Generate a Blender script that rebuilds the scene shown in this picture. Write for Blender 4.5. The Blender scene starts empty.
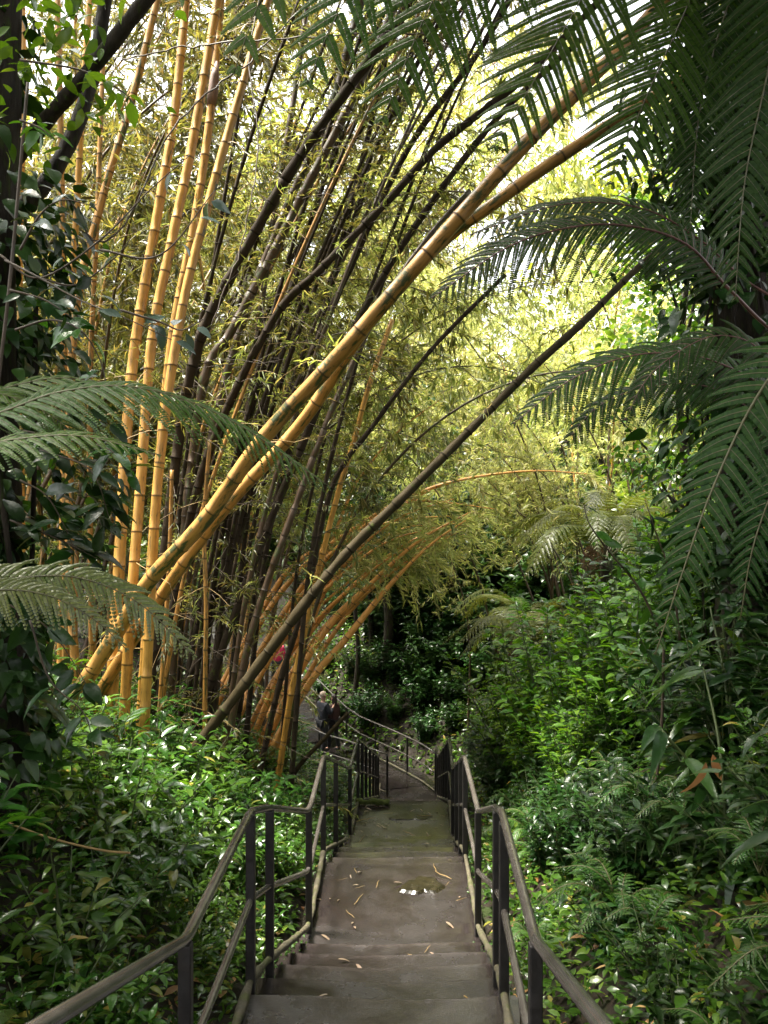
import bpy, math, random
import numpy as np
from mathutils import Vector, Matrix

rng = np.random.default_rng(11)
random.seed(5)
F = 828.0
COL = bpy.context.scene.collection
PI = math.pi


def P(px, py, d):
    """point seen at a pixel of the photograph, d metres in front of the camera"""
    return np.array([(px - 384.0) / F * d, d, (512.0 - py) / F * d])


def U(a, b, n=None):
    return rng.uniform(a, b, n)


def nrm(a):
    a = np.asarray(a, float)
    return a / np.maximum(np.linalg.norm(a, axis=-1, keepdims=True), 1e-9)


# ------------------------------------------------------------------ mesh helper
class MB:
    def __init__(self):
        self.V, self.F, self.M, self.A, self.n = [], [], [], [], 0

    def add(self, V, faces, mat=0, cuv=None):
        V = np.asarray(V, float)
        for f in faces:
            f = np.asarray(f, int)
            self.F.append(f + self.n)
            self.M.append(np.full(len(f), mat, int))
        self.V.append(V)
        self.A.append(np.zeros((len(V), 3)) if cuv is None else cuv)
        self.n += len(V)
        return self

    def mesh(self, name, mats, smooth=True):
        me = bpy.data.meshes.new(name)
        V = np.concatenate(self.V)
        me.vertices.add(len(V))
        me.vertices.foreach_set('co', V.astype(np.float32).ravel())
        loops = np.concatenate([f.ravel() for f in self.F])
        sizes = np.concatenate([np.full(len(f), f.shape[1], int) for f in self.F])
        me.loops.add(len(loops))
        me.loops.foreach_set('vertex_index', loops.astype(np.int32))
        me.polygons.add(len(sizes))
        st = np.concatenate([[0], np.cumsum(sizes)[:-1]])
        me.polygons.foreach_set('loop_start', st.astype(np.int32))
        me.polygons.foreach_set('loop_total', sizes.astype(np.int32))
        me.polygons.foreach_set('material_index', np.concatenate(self.M).astype(np.int32))
        me.polygons.foreach_set('use_smooth', np.full(len(sizes), smooth))
        at = me.attributes.new('cuv', 'FLOAT_VECTOR', 'POINT')
        at.data.foreach_set('vector', np.concatenate(self.A).astype(np.float32).ravel())
        for m in (mats if isinstance(mats, (list, tuple)) else [mats]):
            me.materials.append(m)
        me.update(calc_edges=True)
        me.validate()
        return me

    def build(self, name, mats, parent=None, smooth=True):
        return obj(name, self.mesh(name, mats, smooth), parent)


def obj(name, me, parent=None):
    o = bpy.data.objects.new(name, me)
    COL.objects.link(o)
    if parent is not None:
        o.parent = parent
    return o


def thing(name, label, cat, loc=(0, 0, 0), group=None):
    o = bpy.data.objects.new(name, None)
    o.empty_display_size = 0.2
    COL.objects.link(o)
    o.location = loc
    tag(o, label, cat, group)
    return o


def tag(o, label, cat, group=None, kind=None):
    o['label'] = label
    o['category'] = cat
    if group:
        o['group'] = group
    if kind:
        o['kind'] = kind
    return o


def kind(o, k, label=None):
    o['kind'] = k
    if label:
        o['label'] = label
    return o


def dup(root, loc, rotz=0.0, scale=1.0, label=None, group=None, tilt=(0, 0)):
    r = root.copy()
    COL.objects.link(r)
    r.location = loc
    r.rotation_euler = (tilt[0], tilt[1], rotz)
    r.scale = (scale, scale, scale)
    if label:
        r['label'] = label
    if group:
        r['group'] = group
    for ch in root.children:
        c = ch.copy()
        COL.objects.link(c)
        c.parent = r
    return r


def catmull(pts, n=8):
    p = np.asarray(pts, float)
    if len(p) == 2:
        t = np.linspace(0, 1, n + 1)[:, None]
        return p[0] * (1 - t) + p[1] * t
    p = np.vstack([2 * p[0] - p[1], p, 2 * p[-1] - p[-2]])
    out = []
    for i in range(1, len(p) - 2):
        t = np.linspace(0, 1, n, endpoint=False)[:, None]
        a, b, c, d = p[i - 1], p[i], p[i + 1], p[i + 2]
        out.append(0.5 * (2 * b + (c - a) * t + (2 * a - 5 * b + 4 * c - d) * t ** 2 + (-a + 3 * b - 3 * c + d) * t ** 3))
    out.append(p[-2][None])
    return np.vstack(out)


def arclen(p):
    return np.concatenate([[0], np.cumsum(np.linalg.norm(np.diff(p, axis=0), axis=1))])


def resample(p, s):
    a = arclen(p)
    return np.stack([np.interp(s, a, p[:, k]) for k in range(3)], 1)


def tube(p, r, sides=8, caps=True, ring=None):
    p = np.asarray(p, float)
    n = len(p)
    r = np.broadcast_to(np.asarray(r, float), (n,))
    T = nrm(np.gradient(p, axis=0))
    X = np.zeros((n, 3))
    x = np.cross(T[0], [0, 0, 1.0])
    if np.linalg.norm(x) < 0.05:
        x = np.cross(T[0], [0, 1.0, 0])
    x = x / np.linalg.norm(x)
    for i in range(n):
        x = x - T[i] * np.dot(x, T[i])
        x = x / max(np.linalg.norm(x), 1e-9)
        X[i] = x
    Y = np.cross(T, X)
    a = np.linspace(0, 2 * PI, sides, endpoint=False)
    c, s = np.cos(a), np.sin(a)
    V = p[:, None] + r[:, None, None] * (c[None, :, None] * X[:, None] + s[None, :, None] * Y[:, None])
    V = V.reshape(-1, 3)
    i = np.arange(n - 1)[:, None] * sides
    j = np.arange(sides)[None]
    k = (j + 1) % sides
    Q = np.stack([i + j, i + k, i + sides + k, i + sides + j], -1).reshape(-1, 4)
    faces = [Q]
    al = arclen(p)
    cuv = np.zeros((n, sides, 3))
    cuv[..., 0] = (np.arange(sides) / sides * 2 - 1)[None] if False else np.abs(np.linspace(-1, 1, sides))[None]
    cuv[..., 1] = al[:, None]
    if ring is not None:
        cuv[..., 2] = ring[:, None]
    if caps:
        faces.append(np.arange(sides)[None, ::-1])
        faces.append(((n - 1) * sides + np.arange(sides))[None])
    return V, faces, cuv.reshape(-1, 3)


def box(mb, a, b, mat=0):
    a, b = np.array(a, float), np.array(b, float)
    V = np.array([[(a, b)[i][0], (a, b)[j][1], (a, b)[k][2]] for i in (0, 1) for j in (0, 1) for k in (0, 1)])
    mb.add(V, [[[0, 1, 3, 2], [4, 6, 7, 5], [0, 4, 5, 1], [2, 3, 7, 6], [0, 2, 6, 4], [1, 5, 7, 3]]], mat)


# ------------------------------------------------------------------ leaf templates
def leaf_tpl(rows, width, fold=0.12, droop=0.25, shape=0.8, wave=0.0):
    """blade along +Y, unit length: three columns, folded at the midrib and bent down"""
    s = np.linspace(0, 1, rows)
    w = width * np.sin(PI * np.clip(s, 0, 1) ** shape) ** 0.85
    w[0] = width * 0.05
    w[-1] = width * 0.02
    y = s - 0.12 * droop * s ** 2
    z = -droop * s ** 2
    V = np.zeros((rows, 3, 3))
    for c, sx in enumerate((-1, 0, 1)):
        V[:, c, 0] = sx * w
        V[:, c, 1] = y
        V[:, c, 2] = z + abs(sx) * w * fold * 2 + abs(sx) * wave * np.sin(s * 11 + sx)
    i = np.arange(rows - 1)[:, None] * 3
    j = np.arange(2)[None]
    Q = np.stack([i + j, i + j + 1, i + j + 4, i + j + 3], -1).reshape(-1, 4)
    return V.reshape(-1, 3), [Q]


BROAD = [leaf_tpl(6, 0.17, 0.15, d, 0.8, 0.008) for d in (0.1, 0.3, 0.5)]
ROUND = [leaf_tpl(6, 0.30, 0.12, d, 0.75, 0.01) for d in (0.05, 0.2, 0.4)]
HEART = [leaf_tpl(7, 0.36, 0.10, d, 0.62, 0.012) for d in (0.15, 0.3, 0.5)]
LONG = [leaf_tpl(10, 0.09, 0.14, d, 0.75, 0.006) for d in (0.3, 0.6, 0.9)]
BLADE = [(np.array([[0, 0, 0], [0.5, 0.38, 0.1 - d * .15], [0, 1, -d], [-0.5, 0.38, 0.1 - d * .15], [0, .42, -d * .18]]),
          [np.array([[0, 1, 4], [1, 2, 4], [2, 3, 4], [3, 0, 4]])]) for d in (0.05, 0.25, 0.4)]
KITE = [(np.array([[0, 0, 0], [0.5, 0.38, 0], [0, 1, -d], [-0.5, 0.38, 0]]), [np.array([[0, 1, 2, 3]])]) for d in (0.0, 0.2, 0.35)]
PINNULE = (np.array([[-.2, 0, 0], [.2, 0, 0], [-.5, .4, .02], [.5, .4, .02], [-.33, .8, -.05], [.33, .8, -.05], [0, 1, -.12]]),
           [np.array([[0, 1, 3, 2], [2, 3, 5, 4]]), np.array([[4, 5, 6]])])


def scatter(mb, tpl, pos, ydir, up, L, W=None, mat=0):
    """leaves: tpl copied to each pos, blade along ydir, face towards up; W is the width scale"""
    n = len(pos)
    if n == 0:
        return
    tv, tf = tpl
    Y = nrm(ydir)
    X = np.cross(Y, up)
    bad = np.linalg.norm(X, axis=1) < 1e-3
    X[bad] = np.cross(Y[bad], [1.0, 0.3, 0])
    X = nrm(X)
    Z = np.cross(X, Y)
    L = np.broadcast_to(L, (n,))
    W = L if W is None else np.broadcast_to(W, (n,))
    V = pos[:, None] + (tv[None, :, 0] * W[:, None])[..., None] * X[:, None] + (tv[None, :, 1] * L[:, None])[..., None] * Y[:, None] \
        + (tv[None, :, 2] * L[:, None])[..., None] * Z[:, None]
    k = len(tv)
    off = (np.arange(n) * k)[:, None, None]
    faces = [(f[None] + off).reshape(-1, f.shape[1]) for f in tf]
    mb.add(V.reshape(-1, 3), faces, mat)


def scatter_mix(mb, tpls, pos, ydir, up, L, W=None, mat=0):
    pos, ydir, up = np.asarray(pos), np.asarray(ydir), np.asarray(up)
    n = len(pos)
    L = np.broadcast_to(L, (n,))
    Wb = None if W is None else np.broadcast_to(W, (n,))
    pick = rng.integers(0, len(tpls), n)
    for i, t in enumerate(tpls):
        m = pick == i
        scatter(mb, t, pos[m], ydir[m], up[m], L[m], None if Wb is None else Wb[m], mat)


# ------------------------------------------------------------------ materials
def new_mat(name):
    m = bpy.data.materials.new(name)
    m.use_nodes = True
    nt = m.node_tree
    nt.nodes.clear()
    out = nt.nodes.new('ShaderNodeOutputMaterial')
    return m, nt, out


def N(nt, typ, **kw):
    n = nt.nodes.new(typ)
    for k, v in kw.items():
        if k in n.inputs:
            n.inputs[k].default_value = v
        else:
            setattr(n, k, v)
    return n


def ramp(nt, fac, stops, interp='LINEAR'):
    r = nt.nodes.new('ShaderNodeValToRGB')
    r.color_ramp.interpolation = interp
    els = r.color_ramp.elements
    while len(els) > 1:
        els.remove(els[-1])
    els[0].position = stops[0][0]
    els[0].color = (*stops[0][1], 1)
    for p, c in stops[1:]:
        e = els.new(p)
        e.color = (*c, 1)
    nt.links.new(fac, r.inputs['Fac'])
    return r.outputs['Color']


def leaf_mat(name, stops, rough=0.3, trans=0.35, tgain=(1.6, 1.5, 0.5), spec=0.5, objvar=0.35, veins=False):
    """leaf: each leaf and each plant its own tint; light comes through the blade"""
    m, nt, out = new_mat(name)
    geo = N(nt, 'ShaderNodeNewGeometry')
    info = N(nt, 'ShaderNodeObjectInfo')
    col = ramp(nt, geo.outputs['Random Per Island'], stops)
    hsv = N(nt, 'ShaderNodeHueSaturation')
    mr = N(nt, 'ShaderNodeMapRange', **{'To Min': 1 - objvar, 'To Max': 1 + objvar})
    nt.links.new(info.outputs['Random'], mr.inputs['Value'])
    mr2 = N(nt, 'ShaderNodeMapRange', **{'To Min': 0.485, 'To Max': 0.515})
    mm = N(nt, 'ShaderNodeMath', operation='FRACT')
    m2 = N(nt, 'ShaderNodeMath', operation='MULTIPLY')
    m2.inputs[1].default_value = 7.31
    nt.links.new(info.outputs['Random'], m2.inputs[0])
    nt.links.new(m2.outputs[0], mm.inputs[0])
    nt.links.new(mm.outputs[0], mr2.inputs['Value'])
    nt.links.new(mr2.outputs['Result'], hsv.inputs['Hue'])
    nt.links.new(mr.outputs['Result'], hsv.inputs['Value'])
    nt.links.new(col, hsv.inputs['Color'])
    base = hsv.outputs['Color']
    b = N(nt, 'ShaderNodeBsdfPrincipled')
    b.inputs['Roughness'].default_value = rough
    b.inputs['Specular IOR Level'].default_value = spec
    if veins:
        tc = N(nt, 'ShaderNodeTexCoord')
        no = N(nt, 'ShaderNodeTexNoise', **{'Scale': 38.0, 'Detail': 2.0})
        nt.links.new(tc.outputs['Object'], no.inputs['Vector'])
        bp = N(nt, 'ShaderNodeBump', **{'Strength': 0.25, 'Distance': 0.01})
        nt.links.new(no.outputs['Fac'], bp.inputs['Height'])
        nt.links.new(bp.outputs['Normal'], b.inputs['Normal'])
    nt.links.new(base, b.inputs['Base Color'])
    t = N(nt, 'ShaderNodeBsdfTranslucent')
    g = N(nt, 'ShaderNodeMix', data_type='RGBA', blend_type='MULTIPLY')
    g.inputs[0].default_value = 1.0
    nt.links.new(base, g.inputs[6])
    g.inputs[7].default_value = (*tgain, 1)
    nt.links.new(g.outputs[2], t.inputs['Color'])
    mix = N(nt, 'ShaderNodeMixShader')
    mix.inputs[0].default_value = trans
    nt.links.new(b.outputs[0], mix.inputs[1])
    nt.links.new(t.outputs[0], mix.inputs[2])
    nt.links.new(mix.outputs[0], out.inputs[0])
    return m


def noise_mat(name, stops, scale=6.0, rough=(0.4, 0.8), bump=0.3, coord='Object', stretch=(1, 1, 1), detail=6.0, spec=0.5, metal=0.0, moss=None, rscale=None):
    m, nt, out = new_mat(name)
    tc = N(nt, 'ShaderNodeTexCoord')
    mp = N(nt, 'ShaderNodeMapping')
    mp.inputs['Scale'].default_value = stretch
    nt.links.new(tc.outputs[coord], mp.inputs['Vector'])
    no = N(nt, 'ShaderNodeTexNoise', **{'Scale': scale, 'Detail': detail, 'Roughness': 0.65})
    nt.links.new(mp.outputs[0], no.inputs['Vector'])
    col = ramp(nt, no.outputs['Fac'], stops)
    b = N(nt, 'ShaderNodeBsdfPrincipled', Metallic=metal)
    b.inputs['Specular IOR Level'].default_value = spec
    no2 = N(nt, 'ShaderNodeTexNoise', **{'Scale': rscale or scale * 0.7, 'Detail': 4.0})
    nt.links.new(mp.outputs[0], no2.inputs['Vector'])
    if moss:
        f = ramp(nt, no2.outputs['Fac'], [(moss[1], (0, 0, 0)), (moss[1] + 0.1, (1, 1, 1))])
        mx = N(nt, 'ShaderNodeMix', data_type='RGBA')
        nt.links.new(f, mx.inputs[0])
        nt.links.new(col, mx.inputs[6])
        mx.inputs[7].default_value = (*moss[0], 1)
        col = mx.outputs[2]
    nt.links.new(col, b.inputs['Base Color'])
    mr = N(nt, 'ShaderNodeMapRange', **{'From Min': 0.3, 'From Max': 0.7, 'To Min': rough[0], 'To Max': rough[1]})
    nt.links.new(no2.outputs['Fac'], mr.inputs['Value'])
    nt.links.new(mr.outputs['Result'], b.inputs['Roughness'])
    if bump:
        bp = N(nt, 'ShaderNodeBump', **{'Strength': bump, 'Distance': 0.02})
        nt.links.new(no.outputs['Fac'], bp.inputs['Height'])
        nt.links.new(bp.outputs['Normal'], b.inputs['Normal'])
    nt.links.new(b.outputs[0], out.inputs[0])
    return m


def culm_mat(name, a, b_, stripe, ringcol, moss=0.0, rough=0.38, dirt=0.5):
    """bamboo: long streaks, dirt blotches, a dark scar at every node"""
    m, nt, out = new_mat(name)
    at = N(nt, 'ShaderNodeAttribute', attribute_name='cuv')
    info = N(nt, 'ShaderNodeObjectInfo')
    sp = N(nt, 'ShaderNodeSeparateXYZ')
    nt.links.new(at.outputs['Vector'], sp.inputs[0])
    off = N(nt, 'ShaderNodeMath', operation='MULTIPLY')
    off.inputs[1].default_value = 53.0
    nt.links.new(info.outputs['Random'], off.inputs[0])
    cb = N(nt, 'ShaderNodeCombineXYZ')
    nt.links.new(sp.outputs[0], cb.inputs[0])
    nt.links.new(sp.outputs[1], cb.inputs[1])
    nt.links.new(off.outputs[0], cb.inputs[2])
    mp = N(nt, 'ShaderNodeMapping')
    mp.inputs['Scale'].default_value = (9, 0.5, 1)
    nt.links.new(cb.outputs[0], mp.inputs['Vector'])
    n1 = N(nt, 'ShaderNodeTexNoise', **{'Scale': 1.0, 'Detail': 5.0, 'Roughness': 0.6})
    nt.links.new(mp.outputs[0], n1.inputs['Vector'])
    col = ramp(nt, n1.outputs['Fac'], [(0.25, b_), (0.5, a), (0.66, a), (0.72, stripe)])
    mp2 = N(nt, 'ShaderNodeMapping')
    mp2.inputs['Scale'].default_value = (2.2, 2.6, 1.3)
    nt.links.new(cb.outputs[0], mp2.inputs['Vector'])
    n2 = N(nt, 'ShaderNodeTexNoise', **{'Scale': 1.6, 'Detail': 7.0, 'Roughness': 0.7})
    nt.links.new(mp2.outputs[0], n2.inputs['Vector'])
    dk = ramp(nt, n2.outputs['Fac'], [(0.45, (1, 1, 1)), (0.75, (1 - dirt, 1 - dirt * 1.02, 1 - dirt))])
    mx = N(nt, 'ShaderNodeMix', data_type='RGBA', blend_type='MULTIPLY')
    mx.inputs[0].default_value = 1
    nt.links.new(col, mx.inputs[6])
    nt.links.new(dk, mx.inputs[7])
    col = mx.outputs[2]
    if moss:
        f = ramp(nt, n2.outputs['Fac'], [(0.62 - moss * 0.3, (0, 0, 0)), (0.68 - moss * 0.3, (1, 1, 1))])
        ms = N(nt, 'ShaderNodeMix', data_type='RGBA')
        nt.links.new(f, ms.inputs[0])
        nt.links.new(col, ms.inputs[6])
        ms.inputs[7].default_value = (0.05, 0.06, 0.012, 1)
        col = ms.outputs[2]
    rg = N(nt, 'ShaderNodeMix', data_type='RGBA')
    nt.links.new(sp.outputs[2], rg.inputs[0])
    nt.links.new(col, rg.inputs[6])
    rg.inputs[7].default_value = (*ringcol, 1)
    b = N(nt, 'ShaderNodeBsdfPrincipled', Roughness=rough)
    b.inputs['Specular IOR Level'].default_value = .5 if rough < .5 else .15
    nt.links.new(rg.outputs[2], b.inputs['Base Color'])
    bp = N(nt, 'ShaderNodeBump', **{'Strength': 0.2 + moss * 0.5, 'Distance': 0.01})
    nt.links.new(n2.outputs['Fac'], bp.inputs['Height'])
    nt.links.new(bp.outputs['Normal'], b.inputs['Normal'])
    nt.links.new(b.outputs[0], out.inputs[0])
    return m


M = {}
M['shrub'] = leaf_mat('shrub_leaf', [(0, (.020, .060, .008)), (.45, (.036, .100, .011)), (.8, (.062, .145, .016)), (.95, (.11, .19, .025)), (1, (.24, .19, .04))], 0.25, 0.30, objvar=0.3, veins=True)
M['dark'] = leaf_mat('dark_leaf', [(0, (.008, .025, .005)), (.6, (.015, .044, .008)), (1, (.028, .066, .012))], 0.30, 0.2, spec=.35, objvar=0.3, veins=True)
M['bright'] = leaf_mat('bright_leaf', [(0, (.045, .115, .012)), (.6, (.075, .17, .016)), (1, (.13, .22, .025))], 0.27, 0.4, objvar=0.2, veins=True)
M['bamboo'] = leaf_mat('bamboo_leaf', [(0, (.13, .18, .045)), (.5, (.21, .25, .07)), (.85, (.31, .31, .10)), (1, (.42, .36, .16))], 0.42, 0.5, (1.25, 1.15, .7), objvar=0.3)
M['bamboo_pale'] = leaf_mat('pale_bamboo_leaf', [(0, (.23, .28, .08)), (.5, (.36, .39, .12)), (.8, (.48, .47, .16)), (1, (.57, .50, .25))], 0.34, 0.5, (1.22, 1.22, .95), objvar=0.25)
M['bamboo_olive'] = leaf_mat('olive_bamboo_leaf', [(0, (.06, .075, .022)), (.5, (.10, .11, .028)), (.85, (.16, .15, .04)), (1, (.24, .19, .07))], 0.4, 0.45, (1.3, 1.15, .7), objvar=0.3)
M['fern'] = leaf_mat('fern_leaf', [(0, (.030, .070, .007)), (1, (.058, .115, .012))], 0.48, 0.3, spec=.2, objvar=0.2)
M['fern_grey'] = leaf_mat('grey_fern_leaf', [(0, (.085, .115, .030)), (1, (.15, .175, .05))], 0.33, 0.3, objvar=0.2)
M['fern_dark'] = leaf_mat('dark_fern_leaf', [(0, (.014, .042, .008)), (1, (.028, .068, .012))], 0.5, 0.35, spec=.18, objvar=0.2)
M['fern_gold'] = leaf_mat('golden_fern_leaf', [(0, (.07, .095, .02)), (1, (.13, .15, .03))], 0.4, 0.5, (1.3, 1.2, .6), objvar=0.2)
M['tree'] = leaf_mat('tree_leaf', [(0, (.04, .075, .014)), (.6, (.07, .12, .02)), (1, (.13, .17, .03))], 0.35, 0.4, objvar=0.25)
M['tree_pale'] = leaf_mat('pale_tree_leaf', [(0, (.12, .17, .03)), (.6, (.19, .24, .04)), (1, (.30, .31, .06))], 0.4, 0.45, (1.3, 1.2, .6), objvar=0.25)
M['grey'] = leaf_mat('grey_glossy_leaf', [(0, (.05, .08, .06)), (1, (.09, .12, .10))], 0.22, 0.1, objvar=0.2)
M['deadleaf'] = leaf_mat('dead_leaf', [(0, (.16, .06, .02)), (.5, (.30, .15, .05)), (1, (.42, .27, .12))], 0.5, 0.2, (1, 1, 1), objvar=0.2)
M['deadfrond'] = leaf_mat('dead_frond', [(0, (.10, .05, .03)), (1, (.22, .12, .08))], 0.6, 0.2, (1, 1, 1), objvar=0.2)
M['stem'] = noise_mat('green_stem', [(.3, (.03, .05, .012)), (.7, (.07, .09, .025))], 12, (.4, .7), 0)
M['rachis'] = noise_mat('frond_stalk', [(.3, (.05, .05, .016)), (.7, (.10, .09, .03))], 12, (.4, .6), 0)
M['rachis_red'] = noise_mat('red_frond_stalk', [(.3, (.05, .018, .016)), (.7, (.12, .05, .035))], 20, (.35, .6), .2)
M['bark'] = noise_mat('wet_bark', [(.3, (.010, .007, .005)), (.6, (.030, .022, .014)), (.8, (.06, .047, .030))], 9, (.6, .95), 1.0, spec=.25, stretch=(3, 3, .6), moss=((.035, .048, .012), .56))
M['twig'] = noise_mat('thin_twig', [(.3, (.03, .02, .012)), (.7, (.09, .06, .035))], 9, (.5, .8), 0)
M['straw_twig'] = noise_mat('straw_twig', [(.3, (.16, .10, .03)), (.7, (.34, .23, .08))], 9, (.5, .8), 0)
M['straw_leaf'] = leaf_mat('straw_leaf', [(0, (.14, .09, .05)), (.5, (.26, .19, .12)), (1, (.38, .30, .21))], 0.4, 0.15, (1, 1, 1), objvar=0.3)
M['fern_mid'] = leaf_mat('shade_fern_leaf', [(0, (.024, .075, .012)), (1, (.045, .12, .02))], 0.36, 0.35, spec=.35, objvar=0.25)
M['soil'] = noise_mat('wet_soil', [(.3, (.006, .0045, .003)), (.55, (.018, .013, .008)), (.75, (.042, .029, .016))], 9, (.6, .95), 1.0, spec=.2, moss=((.02, .03, .008), .55), detail=9)
M['yellow'] = culm_mat('yellow_culm', (.52, .275, .05), (.39, .18, .031), (.29, .245, .05), (.09, .055, .018), 0.12, .42, .62)
M['amber'] = culm_mat('amber_culm', (.42, .215, .045), (.29, .13, .026), (.16, .15, .03), (.05, .03, .01), 0.3, .45, .7)
M['orange'] = culm_mat('orange_culm', (.74, .36, .085), (.58, .225, .05), (.50, .30, .06), (.10, .05, .02), 0, .4, .45)
M['darkculm'] = culm_mat('dark_culm', (.038, .027, .016), (.020, .014, .009), (.085, .058, .03), (.012, .009, .006), 0.15, .8, .6)
M['brownculm'] = culm_mat('brown_culm', (.075, .043, .019), (.038, .022, .011), (.13, .08, .032), (.03, .02, .01), 0.3, .48, .6)
M['mossculm'] = culm_mat('mossy_culm', (.050, .038, .017), (.026, .019, .010), (.08, .075, .025), (.02, .016, .008), 0.12, .75, .6)
M['sheath'] = noise_mat('culm_sheath', [(.3, (.10, .06, .045)), (.7, (.26, .16, .12))], 5, (.5, .8), .3, stretch=(6, 6, 1))


def concrete():
    m, nt, out = new_mat('wet_concrete')
    tc = N(nt, 'ShaderNodeTexCoord')
    vec = tc.outputs['Object']

    def noise(scale, detail=5.0, r=0.6):
        n = N(nt, 'ShaderNodeTexNoise', **{'Scale': scale, 'Detail': detail, 'Roughness': r})
        nt.links.new(vec, n.inputs['Vector'])
        return n.outputs['Fac']
    big, mid, fine, vf = noise(1.1, 4), noise(4.5, 7, .7), noise(42, 6, .7), noise(160, 3)
    c1 = ramp(nt, mid, [(.25, (.014, .0112, .0108)), (.5, (.024, .0195, .019)), (.75, (.045, .038, .037))])
    c2 = ramp(nt, fine, [(.3, (.62, .62, .62)), (.5, (1, 1, 1)), (.72, (1.25, 1.22, 1.2))])
    mx = N(nt, 'ShaderNodeMix', data_type='RGBA', blend_type='MULTIPLY')
    mx.inputs[0].default_value = 1
    nt.links.new(c1, mx.inputs[6])
    nt.links.new(c2, mx.inputs[7])
    # brown algae film, in wandering patches and along both edges
    sx = N(nt, 'ShaderNodeSeparateXYZ')
    nt.links.new(vec, sx.inputs[0])
    lat = N(nt, 'ShaderNodeMath', operation='MULTIPLY_ADD')
    nt.links.new(sx.outputs[1], lat.inputs[0])
    lat.inputs[1].default_value = -0.04
    nt.links.new(sx.outputs[0], lat.inputs[2])
    la = N(nt, 'ShaderNodeMath', operation='ADD')
    la.inputs[1].default_value = 0.22
    nt.links.new(lat.outputs[0], la.inputs[0])
    ab = N(nt, 'ShaderNodeMath', operation='ABSOLUTE')
    nt.links.new(la.outputs[0], ab.inputs[0])
    ad = N(nt, 'ShaderNodeMath', operation='MULTIPLY_ADD')
    nt.links.new(mid, ad.inputs[0])
    ad.inputs[1].default_value = 0.45
    nt.links.new(ab.outputs[0], ad.inputs[2])
    edge = ramp(nt, ad.outputs[0], [(.74, (0, 0, 0)), (.95, (1, 1, 1))])
    patch = ramp(nt, big, [(.50, (0, 0, 0)), (.74, (1, 1, 1))])
    mxm = N(nt, 'ShaderNodeMix', data_type='RGBA', blend_type='LIGHTEN')
    mxm.inputs[0].default_value = 1
    nt.links.new(edge, mxm.inputs[6])
    nt.links.new(patch, mxm.inputs[7])
    fm = N(nt, 'ShaderNodeMath', operation='MULTIPLY')
    fm.inputs[1].default_value = 0.35
    nt.links.new(mxm.outputs[2], fm.inputs[0])
    mx2 = N(nt, 'ShaderNodeMix', data_type='RGBA')
    nt.links.new(fm.outputs[0], mx2.inputs[0])
    nt.links.new(mx.outputs[2], mx2.inputs[6])
    mx2.inputs[7].default_value = (.013, .009, .0075, 1)
    b = N(nt, 'ShaderNodeBsdfPrincipled')
    nt.links.new(mx2.outputs[2], b.inputs['Base Color'])
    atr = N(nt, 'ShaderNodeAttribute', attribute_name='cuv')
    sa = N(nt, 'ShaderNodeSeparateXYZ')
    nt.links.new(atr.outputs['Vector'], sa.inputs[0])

    def mth(op, a, b_):
        n_ = N(nt, 'ShaderNodeMath', operation=op)
        for i_, v_ in enumerate((a, b_)):
            if isinstance(v_, (int, float)):
                n_.inputs[i_].default_value = v_
            else:
                nt.links.new(v_, n_.inputs[i_])
        return n_.outputs[0]
    # every tread weathered a little differently, darker towards its back, worn nosing
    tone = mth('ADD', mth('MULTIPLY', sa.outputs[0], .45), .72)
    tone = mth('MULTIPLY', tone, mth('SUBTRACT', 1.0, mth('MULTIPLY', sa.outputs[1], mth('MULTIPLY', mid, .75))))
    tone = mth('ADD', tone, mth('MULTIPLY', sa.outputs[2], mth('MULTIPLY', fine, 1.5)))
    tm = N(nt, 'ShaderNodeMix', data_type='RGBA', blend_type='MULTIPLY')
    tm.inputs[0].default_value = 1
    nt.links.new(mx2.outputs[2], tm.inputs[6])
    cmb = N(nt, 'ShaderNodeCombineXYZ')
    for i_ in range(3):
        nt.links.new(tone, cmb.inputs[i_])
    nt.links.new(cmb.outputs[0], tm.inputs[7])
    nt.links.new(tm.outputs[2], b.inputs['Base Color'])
    wet = noise(1.7, 5, .62)
    rr = N(nt, 'ShaderNodeMapRange', **{'From Min': .42, 'From Max': .62, 'To Min': .08, 'To Max': .30})
    nt.links.new(wet, rr.inputs['Value'])
    nt.links.new(rr.outputs['Result'], b.inputs['Roughness'])
    b.inputs['Specular IOR Level'].default_value = 1.0
    hs = N(nt, 'ShaderNodeMath', operation='MULTIPLY_ADD')
    nt.links.new(vf, hs.inputs[0])
    hs.inputs[1].default_value = 0.35
    nt.links.new(fine, hs.inputs[2])
    bs = N(nt, 'ShaderNodeMapRange', **{'From Min': .40, 'From Max': .60, 'To Min': .03, 'To Max': .40})
    nt.links.new(wet, bs.inputs['Value'])
    bp = N(nt, 'ShaderNodeBump', **{'Distance': 0.012})
    nt.links.new(bs.outputs['Result'], bp.inputs['Strength'])
    nt.links.new(hs.outputs[0], bp.inputs['Height'])
    nt.links.new(bp.outputs['Normal'], b.inputs['Normal'])
    nt.links.new(b.outputs[0], out.inputs[0])
    return m


M['concrete'] = concrete()
M['rail'] = noise_mat('worn_rail_paint', [(.3, (.055, .048, .043)), (.5, (.080, .071, .064)), (.75, (.125, .113, .104))], 6, (.10, .24), .02, stretch=(1, 1, 1), metal=.2)
M['post'] = noise_mat('black_post_paint', [(.3, (.008, .007, .007)), (.7, (.024, .02, .018))], 16, (.35, .65), .2)
M['mossrail'] = noise_mat('mossy_pipe', [(.3, (.035, .03, .018)), (.55, (.075, .065, .038)), (.75, (.15, .12, .08))], 16, (.6, .9), .6, moss=((.055, .06, .016), .52))
M['moss'] = noise_mat('green_moss', [(.3, (.05, .07, .012)), (.7, (.12, .15, .03))], 30, (.8, 1), 1.0)

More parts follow.
